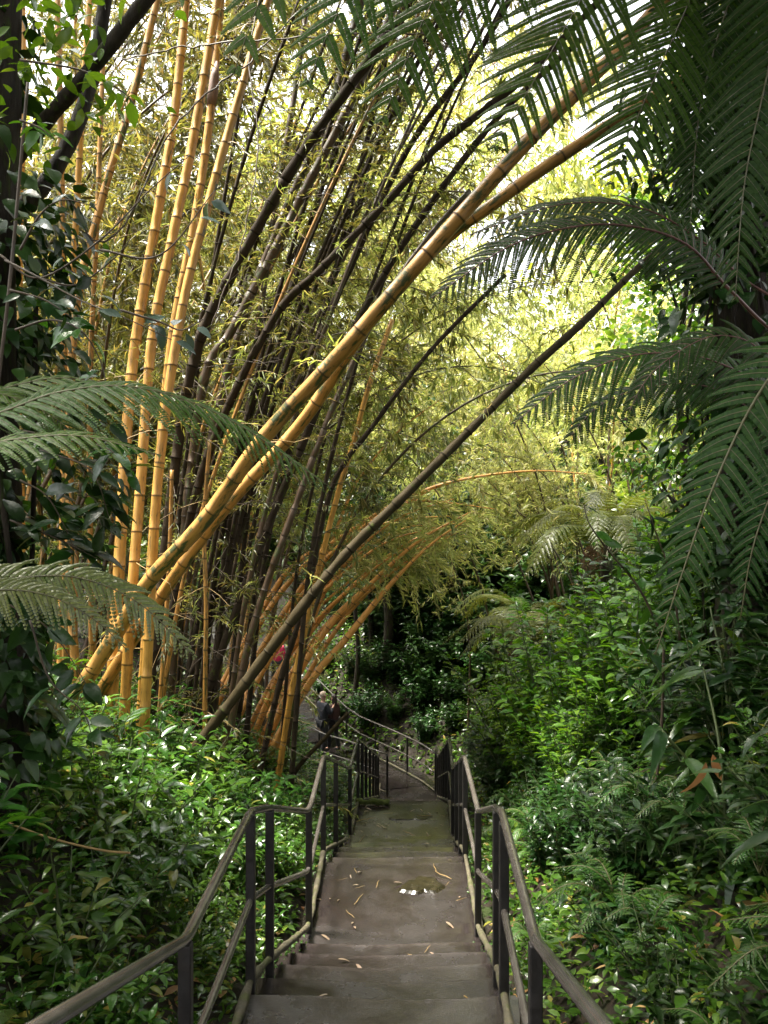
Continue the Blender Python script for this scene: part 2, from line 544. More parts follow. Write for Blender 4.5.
# ------------------------------------------------------------------ the path line
rng = np.random.default_rng(101); random.seed(101)
RAIL = np.array([(-5, .62), (.5, .69), (3.29, 1.70), (4.7, 1.70), (5.15, 1.84), (6.8, 2.46), (7.0, 2.48), (8.38, 2.48), (8.7, 2.58), (11.3, 3.50), (11.5, 3.54), (12.9, 3.54), (20.1, 5.95), (21.2, 5.97)])


def pc(y):
    return -0.22 + 0.04 * y


lips = []          # (y, z before, z after)
z = -1.58
for k in range(7):
    lips.append((0.5 + .45 * k, z, z - .16)); z -= .16
for k in range(5):
    lips.append((4.63 + .45 * k, z, z - .16)); z -= .16
for k in range(7):
    lips.append((8.28 + .5 * k, z, z - .1486)); z -= .1486
for k in range(15):
    lips.append((12.9 + .48 * k, z, z - .16)); z -= .16
ZL = z             # low landing, about 6.94 m below the eye


def zp(y):
    zz = -1.58
    for ly, a, b in lips:
        if y >= ly:
            zz = b
    return zz


FAR = [(0.62, 20.9, ZL), (0.30, 21.9, ZL), (-0.55, 22.8, ZL + .02), (-1.7, 23.7, ZL + .05), (-2.6, 25.0, -6.45), (-3.65, 27.0, -5.75), (-4.9, 29.2, -5.0), (-6.6, 32.0, -4.2), (-11, 37, -3.0)]
FARP = catmull(FAR, 6)
near_y = np.arange(-6, 20.6, .5)
LINE = np.vstack([np.stack([pc(near_y), near_y, np.interp(near_y, [-6, .5, 3.29, 4.7, 6.6, 8.38, 11.3, 12.9, 20.1], [-1.58, -1.60, -2.7, -2.7, -3.5, -3.5, -4.54, -4.54, ZL])], 1), FARP])
LT = nrm(np.gradient(LINE, axis=0))


def ground(x, y):
    x, y = np.atleast_1d(np.asarray(x, float)), np.atleast_1d(np.asarray(y, float))
    dx, dy = x[:, None] - LINE[None, :, 0], y[:, None] - LINE[None, :, 1]
    d2 = dx * dx + dy * dy + 1e-4
    w = 1 / d2 ** 3
    zpath = (w * LINE[None, :, 2]).sum(1) / w.sum(1)
    i = d2.argmin(1)
    dist = np.sqrt(d2.min(1))
    # side: + is right of the direction of travel
    n = np.arange(len(x))
    side = LT[i, 1] * dx[n, i] - LT[i, 0] * dy[n, i]
    u = np.clip(dist - 0.86, 0, None)
    left = 2.5 * (1 - np.exp(-.30 * u))
    right = 5.0 * (1 - np.exp(-.24 * u))
    s = np.clip(side / 1.2 * .5 + .5, 0, 1)
    far = np.clip((np.hypot(x, y) - 42) * 0.22, 0, 40)
    bumps = (np.sin(x * 1.7 + 1) * np.cos(y * 1.3) * .10 + np.sin(x * .6 + y * .5) * .22) * np.clip(u / 1.2, 0, 1)
    return zpath - 0.14 + left * (1 - s) + right * s + far + bumps


def G(x, y):
    return float(ground(x, y)[0])


# ground: one sheet, fine near the path, coarse to the horizon
def axis(a, b, fine0, fine1, st, growth=1.18):
    v = list(np.arange(fine0, fine1 + 1e-6, st))
    s = st
    while v[-1] < b:
        s *= growth
        v.append(v[-1] + s)
    s = st
    while v[0] > a:
        s *= growth
        v.insert(0, v[0] - s)
    return np.array(v)


gx, gy = axis(-320, 320, -8, 8, .22), axis(-320, 420, -3, 34, .28)
XX, YY = np.meshgrid(gx, gy)
ZZ = np.concatenate([ground(XX[i], YY[i]) for i in range(len(gy))]).reshape(XX.shape)
ZZ += rng.normal(0, .02, ZZ.shape)
nx, ny = len(gx), len(gy)
ii = (np.arange(ny - 1)[:, None] * nx + np.arange(nx - 1)[None]).ravel()
mb = MB().add(np.stack([XX.ravel(), YY.ravel(), ZZ.ravel()], 1), [np.stack([ii, ii + 1, ii + nx + 1, ii + nx], 1)])
kind(mb.build('ground', M['soil']), 'structure', 'dark wet soil of the gully banks')

# stairs with landings: one stepped concrete slab, worn edges
mb = MB()
prof = [(-5.5, -1.58)]
for ly, a, b in lips:
    prof += [(ly - .012, a), (ly - .003, a - .004), (ly, a - .014), (ly + .006, b)]
prof += [(21.6, ZL)]
prof = np.array(prof)
# subdivide treads and columns so the edges can wander
py_ = [prof[0]]
for q in prof[1:]:
    n = max(1, int(abs(q[0] - py_[-1][0]) / .05))
    for k in range(1, n + 1):
        py_.append(py_[-1] * 0 + prof[0] if False else (np.array(py_[-1]) if False else None)) if False else None
    a0 = np.array(py_[-1])
    for k in range(1, n + 1):
        py_.append(a0 + (q - a0) * k / n)
prof = np.array(py_)
cols = np.linspace(-.76, .76, 17)
V = np.zeros((len(prof), len(cols), 3))
for j, c in enumerate(cols):
    V[:, j, 0] = pc(prof[:, 0]) + c
    V[:, j, 1] = prof[:, 0] + .012 * np.sin(c * 5 + prof[:, 0] * .8) + rng.normal(0, .0025, len(prof))
    V[:, j, 2] = prof[:, 1] + .006 * np.sin(c * 3 + prof[:, 0] * 2.1) - .012 * (1 - (c / .76) ** 2)
V[:, 0, 0] += .02 * np.sin(prof[:, 0] * 3.1) + rng.normal(0, .006, len(prof))
V[:, -1, 0] += .02 * np.sin(prof[:, 0] * 2.7 + 1) + rng.normal(0, .006, len(prof))
sk = V[:, [0, -1]].copy()
sk[..., 2] -= .5
nc = len(cols)
Vs = np.concatenate([sk[:, :1], V, sk[:, 1:]], 1)
nc2 = nc + 2
ii = (np.arange(len(prof) - 1)[:, None] * nc2 + np.arange(nc2 - 1)[None]).ravel()
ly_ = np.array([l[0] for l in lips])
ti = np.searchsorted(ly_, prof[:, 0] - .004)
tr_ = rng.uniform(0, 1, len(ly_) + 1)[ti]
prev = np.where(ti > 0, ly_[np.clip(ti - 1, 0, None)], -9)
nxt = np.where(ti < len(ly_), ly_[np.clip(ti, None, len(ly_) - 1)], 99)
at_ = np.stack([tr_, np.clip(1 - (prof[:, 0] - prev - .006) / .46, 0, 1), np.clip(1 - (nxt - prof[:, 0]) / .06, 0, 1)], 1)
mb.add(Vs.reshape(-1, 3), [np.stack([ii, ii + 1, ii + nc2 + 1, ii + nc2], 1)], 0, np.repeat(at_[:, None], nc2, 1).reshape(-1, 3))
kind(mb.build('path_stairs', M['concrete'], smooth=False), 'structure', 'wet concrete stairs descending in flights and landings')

# the path beyond the foot of the stairs, climbing away to the left
fp = catmull(FAR, 14)
Tn = nrm(np.gradient(fp, axis=0))
S = nrm(np.cross(Tn, [0, 0, 1.0]))
rows = []
zz = fp[:, 2].copy()
zz = np.where(np.arange(len(zz)) > 46, np.ceil((zz + 7) / .16) * .16 - 7, ZL + .004)
mb = MB()
cc = np.linspace(-.72, .72, 7)
V = np.stack([np.stack([fp[:, 0] + S[:, 0] * c, fp[:, 1] + S[:, 1] * c, zz - (.6 if abs(c) > .73 else 0)], 1) for c in [-.74, *cc, .74]], 1)
ncf = V.shape[1]
ii = (np.arange(len(fp) - 1)[:, None] * ncf + np.arange(ncf - 1)[None]).ravel()
mb.add(V.reshape(-1, 3), [np.stack([ii, ii + 1, ii + ncf + 1, ii + ncf], 1)])
kind(mb.build('path', M['concrete'], smooth=False), 'structure', 'concrete path climbing away beyond the foot of the stairs')


# ------------------------------------------------------------------ railings
rng = np.random.default_rng(102); random.seed(102)
def railing(name, label, top, posts, floor, cat='railing', rt=.0235, wob=.006):
    """top: polyline of the handrail; posts: [(point on the handrail, floor z)]; floor: polyline of the bottom pipe"""
    root = thing(name, label, cat, tuple(np.array([top[0][0], top[0][1], floor[0][2]])))
    o = np.array(root.location)

    def smooth(pl, r):
        pl = np.asarray(pl, float)
        out = [pl[0]]
        for a, b, c in zip(pl[:-2], pl[1:-1], pl[2:]):
            d1, d2 = min(.07, np.linalg.norm(b - a) * .4), min(.07, np.linalg.norm(c - b) * .4)
            p, q = b + (a - b) / np.linalg.norm(a - b) * d1, b + (c - b) / np.linalg.norm(c - b) * d2
            for t in (0, .25, .5, .75, 1):
                out.append((1 - t) ** 2 * p + 2 * t * (1 - t) * b + t * t * q)
        out.append(pl[-1])
        return np.array(out)
    t = smooth(top, rt)
    mb_ = MB(); V, f, c = tube(t - o, rt, 12); mb_.add(V, f, 0, c); mb_.build('handrail', M['rail'], root)
    mid = np.array([(np.asarray(a) + np.asarray(b)) / 2 for a, b in zip(top, floor)])
    mb_ = MB(); V, f, c = tube(smooth(mid, rt) - o - [0, 0, .02], rt * .85, 10); mb_.add(V, f, 0, c); mb_.build('middle_rail', M['rail'], root)
    fl = smooth(floor, rt)
    fl = resample(fl, np.arange(0, arclen(fl)[-1], .12))
    mb_ = MB(); V, f, c = tube(fl - o, rt * 1.05 * (1 + .22 * rng.normal(0, 1, len(fl)).clip(-1, 1)), 9); mb_.add(V, f, 0, c); mb_.build('bottom_pipe', M['mossrail'], root)
    for p, zf in posts:
        mb_ = MB()
        h = .026
        a = np.array(p) - o
        box(mb_, (a[0] - h, a[1] - h, zf - o[2] - .25), (a[0] + h, a[1] + h, a[2] - rt * .6))
        po = mb_.build('post', M['post'], root, smooth=False)
        bv = po.modifiers.new('Bevel', 'BEVEL'); bv.width = .006; bv.segments = 2
    return root


def side_rail(t, name, label, posts):
    tt_ = [.64, .645, .70, .725, .68, .73, .70, .72] if t < 0 else [.63, .636, .69, .70, .725, .70, .72, .72]
    off = lambda y: math.copysign(1, t) * np.interp(y, [0, 1.97, 3.29, 4.7, 7, 8.4, 12.9, 20], tt_)
    fl_y = np.array([-5, .5, 3.29, 4.7, 5.15, 6.8, 7.0, 8.38, 8.7, 11.3, 11.5, 12.9, 20.1, 21.2])
    top = [np.array([pc(y) + off(y), y, -h]) for y, h in RAIL]
    flz = -np.interp(fl_y, RAIL[:, 0], RAIL[:, 1]) - .955
    floor = [np.array([pc(y) + off(y), y, zf]) for y, zf in zip(fl_y, flz)]
    ps = []
    for y in posts:
        ps.append((np.array([pc(y) + off(y), y, -np.interp(y, RAIL[:, 0], RAIL[:, 1])]), -np.interp(y, RAIL[:, 0], RAIL[:, 1]) - .99))
    return railing(name, label, top, ps, floor)


side_rail(-.70, 'stair_railing', 'brown pipe railing down the bamboo side of the stairs', (-3, .6, 3.29, 4.7, 5.25, 6.9, 8.38, 9.6, 11.45, 12.9, 13.9, 15, 16.3, 17.6, 18.8, 20.0))
side_rail(.72, 'stair_railing', 'brown pipe railing down the shrub bank side of the stairs', (-3, .6, 3.29, 4.57, 5.0, 6.85, 8.3, 9.2, 10.2, 11.45, 12.9, 14.2, 15.6, 17, 18.5, 20.0, 21.2))


def path_rail(pts, label, every=1.3):
    pts = catmull(pts, 5)
    s = arclen(pts)
    q = resample(pts, np.arange(0, s[-1], .8))
    floor = [p + [0, 0, .06] for p in q]
    top = [p + [0, 0, 1.0] for p in q]
    ps = [(p + [0, 0, 1.0], p[2] + .01) for p in resample(pts, np.arange(0, s[-1], every))]
    railing('path_railing', label, top, ps, floor, rt=.02)


sp_ = lambda px, py, d: P(px, py, d)
path_rail([(0.08, 20.3, ZL), (-.75, 21.3, ZL), (-2.05, 22.5, ZL + .1), (-3.2, 24.4, -6.35), (-4.3, 26.6, -5.7), (-5.6, 28.8, -5.0)], 'thin dark railing on the near side of the far path, by the couple')
path_rail([(1.27, 20.4, ZL), (.92, 21.3, ZL), (.1, 22.7, ZL + .02), (-.9, 24.2, ZL + .08), (-1.85, 25.7, -6.4), (-3.0, 27.4, -5.7), (-4.2, 29.6, -5.0)], 'thin pale railing on the outer side of the far path', 1.6)

# mossy kerb across the top of the last flight, and low kerb stones
p0, p1 = P(356, 803, 12.85), P(389, 804, 12.85)
mb = MB()
kp = p0 + (p1 - p0) * np.linspace(0, 1, 14)[:, None]
V, f, c = tube(kp + rng.normal(0, .006, kp.shape) + [0, 0, .03], .045 + .012 * rng.normal(0, 1, 14).clip(-1, 1), 9)
mb.add(V, f)
tag(mb.build('kerb', M['moss']), 'short moss covered kerb at the top of the last flight', 'kerb')

# ------------------------------------------------------------------ bamboo
rng = np.random.default_rng(103); random.seed(103)
def culm_geom(pts, r0, r1, node=.33, sides=10, n=10, rough=0.0, tip=0.0):
    p = catmull(pts, n)
    L = arclen(p)[-1]
    ss, rr, rg = [], [], []
    s = U(0, node * .5)
    ss.append(0); rr.append(1); rg.append(0)
    nodes = []
    while s < L - .05:
        nodes.append(s)
        for o, k, g in ((-.016, 1, 0), (-.006, 1.0, .75), (0, 1.05, 1), (.007, 1.06, .35), (.018, 1.0, 0)):
            if s + o > ss[-1] + 1e-4:
                ss.append(s + o); rr.append(k); rg.append(g)
        st = node * U(.85, 1.15)
        for t in (.35, .7):
            if s + st * t < L:
                ss.append(s + st * t); rr.append(.985); rg.append(0)
        s += st
    if L > ss[-1] + 1e-3:
        ss.append(L); rr.append(1); rg.append(0)
    ss = np.array(ss)
    q = resample(p, ss)
    r = np.interp(ss, [0, L], [r0, r1]) * np.array(rr) * (1 + rough * rng.normal(0, 1, len(ss)).clip(-1.5, 1.5))
    if tip:
        r = r * (.22 + .78 * np.clip((L - ss) / (tip * L), 0, 1) ** .8)
    V, f, c = tube(q, r, sides, True, np.array(rg))
    return V, f, c, resample(p, np.array(nodes)), p


def twig_geom(mb, start, d, L, r=.004, droop=.3, leaves=10, ll=(.09, .16), lw=.12, mat_t=0, mat_l=1, tpl=BLADE):
    t = np.linspace(0, 1, 5)[:, None]
    wig = np.cumsum(rng.normal(0, L * .05, (5, 3)), 0)
    p = start + d * L * t + np.array([0, 0, -droop * L]) * t ** 2 + wig * t
    V, f, c = tube(p, np.linspace(r, r * .35, 5), 4, False)
    mb.add(V, f, mat_t, c)
    if leaves:
        k = U(.25, 1, leaves)
        pos = np.stack([np.interp(k, t[:, 0], p[:, a]) for a in range(3)], 1)
        yd = nrm(d + rng.normal(0, .5, (leaves, 3)) + [0, 0, -.35])
        up = nrm(rng.normal(0, .5, (leaves, 3)) + [0, 0, 1])
        ln = U(ll[0], ll[1], leaves)
        scatter_mix(mb, tpl, pos, yd, up, ln, ln * lw, mat_l)
    return p


def culm(pix, dpx, mat, label, group, twigs=0.6, name='bamboo_culm', node=.33, taper=.75, leafmat='bamboo_olive', tl=(.3, .9), nl=9, spiny=.5, sheaths=(), tipleaf=0):
    pts = np.array([P(*q) for q in pix])
    base = pts[0].copy()
    gz = G(base[0], base[1])
    # carry the foot down into the ground along the culm's own slope
    t = nrm(pts[0] - pts[1])
    t = nrm(t + [0, 0, -.35])
    ext = base + t * max(.15, (base[2] - gz) / max(.4, -t[2]))
    pts = np.vstack([ext, pts])
    r0 = dpx[0] / F * pix[0][2] / 2
    r1 = dpx[1] / F * pix[-1][2] / 2
    root = thing(name, label, 'bamboo', tuple(ext), group)
    V, f, c, nodes, p = culm_geom(pts - ext, r0, r1, node, 12 if dpx[0] > 8 else 8, rough=.09 if mat in ('darkculm', 'brownculm', 'mossculm') else .02, tip=.4 if tipleaf else 0)
    mb_ = MB().add(V, f, 0, c)
    mb_.build('stalk', M[mat], root)
    if twigs > 0:
        mb_ = MB()
        for i, q in enumerate(nodes):
            h = i / max(1, len(nodes))
            if rng.random() < twigs * (.35 + .9 * h):
                for _ in range(rng.integers(1, 3)):
                    d = nrm(rng.normal(0, 1, 3) * [1, 1, .45] + [0, 0, .25])
                    L = U(*tl)
                    twig_geom(mb_, q, d, L, .0045, .25, 0 if rng.random() < spiny * (1 - h) else int(nl * U(.6, 1.5)))
        for _ in range(tipleaf):
            kk = U(.72, 1.0) * arclen(p)[-1]
            q = resample(p, np.array([kk]))[0]
            twig_geom(mb_, q, nrm(rng.normal(0, 1, 3) * [1, 1, .5] + nrm(p[-1] - p[-4]) * .7), U(.3, .85), .004, .7, 22, (.11, .22), .12)
        if mb_.n:
            mb_.build('foliage', [M['straw_twig'] if mat in ('yellow', 'orange', 'amber') else M['twig'], M[leafmat]], root)
    for k in sheaths:
        q = resample(p, np.array([k, k + .16, k + .34, k + .5]))
        rad = np.interp(k, [0, arclen(p)[-1]], [r0, r1])
        q = q + np.outer([0, .004, .012, .03], [.6, -1, 0])
        V, f, c = tube(q, np.array([1.16, 1.22, 1.12, .35]) * rad, 10)
        MB().add(V, f, 0, c).build('sheath', M['sheath'], root)
    return root


GY = 'upright yellow bamboo culms'
culm([(112, 690, 8.6), (119, 570, 8.6), (132, 370, 8.8), (160, 200, 8.9), (175, 110, 9), (189, -30, 9.1)], (13, 8), 'yellow', 'thick yellow bamboo culm with the palest stalk, outermost left of the upright four', GY, .25)
culm([(124, 725, 8.2), (130, 620, 8.2), (141, 480, 8.3), (152, 340, 8.4), (172, 240, 8.5), (193, 140, 8.6), (216, 10, 8.7), (226, -50, 8.7)], (11, 9), 'yellow', 'upright yellow bamboo culm second from the left of the bright four', GY, .25)
culm([(142, 700, 8.9), (156, 500, 8.9), (172, 340, 9), (195, 220, 9.1), (212, 100, 9.2), (224, -40, 9.3)], (10, 8), 'yellow', 'upright yellow bamboo culm carrying a grey papery sheath high up', GY, .25, sheaths=(7.3,))
culm([(146, 690, 8.0), (158, 480, 8), (180, 320, 8.1), (204, 220, 8.2), (232, 120, 8.3), (262, 20, 8.4), (280, -40, 8.5)], (11, 8), 'yellow', 'rightmost bright yellow culm of the upright four, leaning right at the top', GY, .3)
GT = 'thin yellow culms behind the broad leaved branch'
culm([(66, 700, 10), (64, 400, 10), (62, 200, 10), (57, -30, 10)], (8, 6), 'amber', 'thin vertical yellow bamboo culm behind the broad leaved tree branch', GT, .3)
culm([(60, 690, 10.3), (66, 400, 10.3), (75, 240, 10.3), (84, 80, 10.3), (92, -30, 10.3)], (8, 6), 'yellow', 'thin bright yellow culm beside the vertical one, leaning slightly right', GT, .3)
culm([(78, 700, 9.8), (70, 560, 9.8), (74, 330, 9.8), (102, 200, 9.9), (132, 100, 10), (165, -30, 10)], (9, 7), 'amber', 'thin amber culm slanting behind the dark tree branch at the upper left', GT, .3)
culm([(92, 690, 10.6), (90, 400, 10.6), (98, 200, 10.6), (103, 60, 10.7), (106, -30, 10.7)], (6, 5), 'amber', 'slenderest amber culm standing between the thin yellow ones', GT, .3)
culm([(24, 690, 10.2), (20, 300, 10.2), (24, 100, 10.2), (22, -30, 10.2)], (7, 5), 'yellow', 'thin yellow culm nearest the dark vine covered trunk', GT, .3)
GL = 'thick leaning bamboo culms across the path'
culm([(62, 718, 8.2), (112, 640, 8.0), (150, 580, 7.7), (205, 520, 7.4), (262, 440, 7.1), (330, 365, 6.8), (400, 285, 6.6), (479, 195, 6.5), (534, 135, 6.5), (584, 85, 6.5), (624, 45, 6.6), (690, -30, 6.7)], (15.5, 13), 'amber', 'thick golden bamboo culm leaning right over the path, upper of the big pair', GL, .25, node=.42, nl=8, leafmat='bamboo')
culm([(96, 700, 8.6), (160, 598, 8.2), (222, 512, 7.9), (300, 425, 7.6), (350, 350, 7.3), (384, 302, 7.2), (444, 240, 7.1), (492, 205, 7.0), (534, 175, 7.0), (594, 135, 7.0), (649, 100, 7.1), (700, 68, 7.2), (760, 30, 7.3)], (12.5, 11), 'amber', 'thick golden bamboo culm leaning right over the path, lower of the big pair', GL, .35, node=.42, nl=8, leafmat='bamboo')
culm([(193, 752, 8.4), (240, 690, 8.4), (300, 610, 8.4), (345, 555, 8.5), (400, 500, 8.5), (470, 430, 8.6), (530, 370, 8.7), (580, 325, 8.8), (625, 280, 8.9), (672, 236, 9), (720, 190, 9.1)], (12, 6), 'mossculm', 'long mossy dark culm slanting right below the golden pair', GL, .25, leafmat='bamboo')
GD = 'dark leaning bamboo culms behind the yellow ones'
D = [
    ([(150, 700, 9.6), (176, 460, 9.5), (200, 340, 9.4), (240, 260, 9.3), (285, 180, 9.2), (325, 120, 9.2), (384, 40, 9.2), (430, -30, 9.2)], (11, 10), 'darkculm', 'thickest dark culm leaning right between the yellow culms and the sky'),
    ([(160, 690, 10), (200, 480, 9.8), (270, 325, 9.6), (320, 270, 9.5), (384, 205, 9.5), (434, 150, 9.5), (484, 110, 9.5), (530, 72, 9.5), (610, -10, 9.6)], (9, 7), 'darkculm', 'dark culm crossing above the golden pair, lightly mossed'),
    ([(170, 690, 10.4), (200, 400, 10.2), (232, 330, 10.2), (272, 255, 10.2), (310, 180, 10.2), (342, 120, 10.2), (375, 50, 10.2), (410, -30, 10.2)], (10, 8), 'brownculm', None),
    ([(185, 700, 10.6), (230, 560, 10.6), (262, 470, 10.5), (300, 380, 10.4), (340, 290, 10.4), (384, 195, 10.4), (420, 130, 10.4), (480, 50, 10.4), (520, -20, 10.4)], (8, 6), 'darkculm', None),
    ([(205, 700, 10.1), (255, 560, 10.1), (300, 450, 10.1), (335, 370, 10.1), (375, 290, 10.1), (430, 205, 10.1), (500, 115, 10.2), (580, 40, 10.2)], (9, 6), 'darkculm', None),
    ([(235, 705, 9.6), (258, 610, 9.6), (290, 520, 9.6), (320, 440, 9.6), (345, 380, 9.6), (384, 300, 9.7), (430, 235, 9.8), (470, 190, 9.8)], (8, 5), 'brownculm', None),
    ([(278, 690, 10.8), (305, 600, 10.8), (328, 500, 10.8), (345, 462, 10.8), (370, 430, 10.8), (400, 389, 10.8), (440, 340, 10.9), (505, 275, 11)], (7, 4), 'darkculm', None),
    ([(165, 700, 11), (190, 560, 11), (215, 420, 11), (250, 300, 11), (290, 200, 11), (330, 110, 11), (350, 40, 11), (370, -30, 11)], (9, 8), 'brownculm', None),
    ([(240, 700, 11.5), (262, 560, 11.5), (290, 450, 11.5), (318, 340, 11.5), (345, 230, 11.5), (372, 120, 11.5), (395, 20, 11.5)], (7, 5), 'darkculm', None),
    ([(215, 700, 11.3), (230, 560, 11.3), (246, 430, 11.3), (262, 300, 11.3), (280, 180, 11.3), (300, 60, 11.3), (310, -30, 11.3)], (7, 6), 'brownculm', None),
]
for i in range(30):
    bx = U(150, 300); dd = U(9.6, 12); by = 700
    lean = U(90, 350)
    cu = U(.6, 1.35)
    pix = [(bx + lean * (k ** (1 + cu * .6)), by - 740 * k ** .96, dd) for k in np.linspace(0, 1, 7)]
    if abs(np.interp(655, [q_[1] for q_ in pix][::-1], [q_[0] for q_ in pix][::-1]) - 272) < 17:
        continue
    D.append((pix, (U(3, 6.5), U(2, 4.5)), random.choice(['darkculm', 'darkculm', 'brownculm', 'darkculm', 'brownculm', 'darkculm', 'amber']), None))
for pix, dp, mt, lb in D:
    culm(pix, dp, mt, lb or 'slim dark or brown bamboo culm leaning right in the dense bundle', GD, 1.0, tl=(.35, 1.3), leafmat=random.choice(['bamboo_olive', 'bamboo_olive', 'bamboo']), nl=16, spiny=.35)
culm([(288, 712, 10.9), (297, 666, 10.9), (310, 610, 10.9), (323, 552, 10.9), (340, 486, 10.9), (355, 437, 10.9), (369, 386, 10.9), (392, 320, 11)], (6.5, 5), 'yellow', 'single slim yellow culm standing right of the dark bundle', GD, .5, leafmat='bamboo')
for pix, lb in (([(160, 705, 9.2), (166, 620, 9.2), (170, 540, 9.2), (172, 470, 9.2)], 'slim golden shoot between the yellow culms and the dark bundle'),
                ([(205, 700, 9.4), (206, 600, 9.4), (204, 520, 9.4), (210, 440, 9.4)], 'slim golden shoot in front of the dark bundle')):
    culm(pix, (5, 4), 'amber', lb, GD, .5)
GO = 'orange culms arching low over the path'
O = [([(250, 640, 13.5), (300, 570, 13.4), (360, 525, 13.3), (410, 497, 13.2), (460, 480, 13.1), (530, 471, 13), (590, 474, 13)], 5, 'long orange culm arching lowest and farthest to the right'),
     ([(255, 660, 13.2), (320, 565, 13.1), (397, 506, 13), (445, 503, 13), (495, 509, 13)], 5, 'orange arching culm with a level tip over the dark hollow'),
     ([(262, 610, 13.8), (300, 560, 13.8), (350, 535, 13.7), (400, 520, 13.6), (450, 516, 13.6)], 5, 'orange arching culm under the longest one'),
     ([(290, 690, 12.6), (330, 625, 12.6), (375, 580, 12.5), (420, 540, 12.4), (470, 512, 12.4)], 6.5, 'thick orange culm arching out over the dark hollow, upper of two side by side'),
     ([(305, 690, 12.4), (345, 640, 12.4), (390, 585, 12.3), (430, 545, 12.2), (466, 520, 12.2)], 7, 'thick orange culm arching out over the dark hollow, lower of two side by side'),
     ([(288, 705, 12.8), (300, 660, 12.8), (316, 610, 12.8), (340, 560, 12.8), (380, 520, 12.8), (430, 490, 12.8)], 6, 'amber culm rising steeply beside the red jacketed walker before it bends'),
     ([(268, 650, 14), (310, 585, 14), (350, 560, 14), (398, 530, 13.9), (440, 524, 13.9)], 4, 'thinnest of the orange arching culms'),
     ([(340, 520, 14.5), (366, 470, 14.5), (400, 430, 14.4), (440, 400, 14.4)], 4, 'short orange culm rising above the arching ones')]
for k_ in range(8):
    dx_, dy_, dd_ = U(-22, 30), U(-25, 20), U(12.6, 14.5)
    O.append(([(272 + dx_, 690, dd_), (312 + dx_, 625 + dy_ * .5, dd_), (358 + dx_, 575 + dy_, dd_), (405 + dx_, 540 + dy_, dd_), (455 + dx_, 518 + dy_ + U(-6, 10), dd_)], U(3, 5.5), None))
for i_, (pix, w, lb) in enumerate(O):
    culm(pix, (w + 2, w * .7), 'orange', lb or 'slim amber culm among the arching bundle beside the dark hollow', GO, .6, leafmat='bamboo_pale', tl=(.25, .7), node=.3, nl=14, tipleaf=11)

# the cut pole leaning by the path
pp = [P(283, 792, 12.2), P(300, 765, 12.2), P(325, 738, 12.2), P(348, 713, 12.2)]
V, f, c, nd, pq = culm_geom(np.array(pp) - pp[0], .035, .03, .36, 10)
lean = thing('bamboo_pole', 'cut mossy bamboo pole leaning beside the left railing below the couple', 'pole', tuple(pp[0]))
MB().add(V, f, 0, c).build('stalk', M['mossculm'], lean)


# leafy culms: templates for the foliage of the clumps farther off
def plume_tpl(L, th0, th1, leafmat, stalkmat, r0=.045, start=.33, dens=1.0, ll=(.17, .32)):
    n = 36
    s = np.linspace(0, L, n)
    th = th0 + th1 * (s / L) ** 1.9
    d = np.stack([np.sin(th), .12 * np.sin(s * .7), np.cos(th)], 1)
    p = np.concatenate([[[0, 0, 0]], np.cumsum((d[1:] + d[:-1]) / 2 * (L / (n - 1)), 0)])
    V, f, c, nodes, _ = culm_geom(p[::3] if n % 3 == 1 else np.vstack([p[::3], p[-1:]]), r0, r0 * .18, .5, 6, 3)
    st = MB().add(V, f, 0, c).mesh('stalk', [M[stalkmat]])
    mb_ = MB()
    ss = np.arange(L * start, L, .30)
    for sk_ in ss:
        q = np.array([np.interp(sk_, s, p[:, a]) for a in range(3)])
        t = np.array([np.interp(sk_, s, d[:, a]) for a in range(3)])
        k = sk_ / L
        for _ in range(rng.integers(2, 4)):
            o = nrm(rng.normal(0, 1, 3))
            o = nrm(o - t * np.dot(o, t))
            dr = nrm(o + t * U(.3, 1.0))
            bl = U(.7, 1.7) * (1.15 - .6 * k)
            tt = np.linspace(0, 1, 6)[:, None]
            bp_ = q + dr * bl * tt + np.array([0, 0, -U(.25, .6) * bl]) * tt ** 2
            V, f, c = tube(bp_, np.linspace(.006, .002, 6), 3, False)
            mb_.add(V, f, 1)
            nf = int(U(5, 9) * dens)
            kf = np.repeat(U(.15, 1.02, nf), 5)
            nl = len(kf)
            pos = np.stack([np.interp(kf, tt[:, 0], bp_[:, a]) for a in range(3)], 1) + np.repeat(rng.normal(0, .09, (nf, 3)), 5, 0)
            fd = np.repeat(nrm(dr * .7 + rng.normal(0, .55, (nf, 3)) + [0, 0, -.5]), 5, 0)
            yd = nrm(fd + rng.normal(0, .38, (nl, 3)))
            up = nrm(np.repeat(rng.normal(0, .5, (nf, 3)), 5, 0) + rng.normal(0, .25, (nl, 3)) + [0, 0, 1])
            ln = U(ll[0], ll[1], nl)
            scatter_mix(mb_, KITE, pos, yd, up, ln, ln * .13, 0)
    fo = mb_.mesh('foliage', [M[leafmat], M['twig']])
    return st, fo


PL = {}
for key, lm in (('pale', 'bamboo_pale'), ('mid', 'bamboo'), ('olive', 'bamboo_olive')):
    PL[key] = [plume_tpl(14, .06, 1.5, lm, 'brownculm'), plume_tpl(12, .1, 2.0, lm, 'brownculm'), plume_tpl(15, .02, 1.0, lm, 'amber'), plume_tpl(10, .15, 2.2, lm, 'brownculm', dens=1.15)]


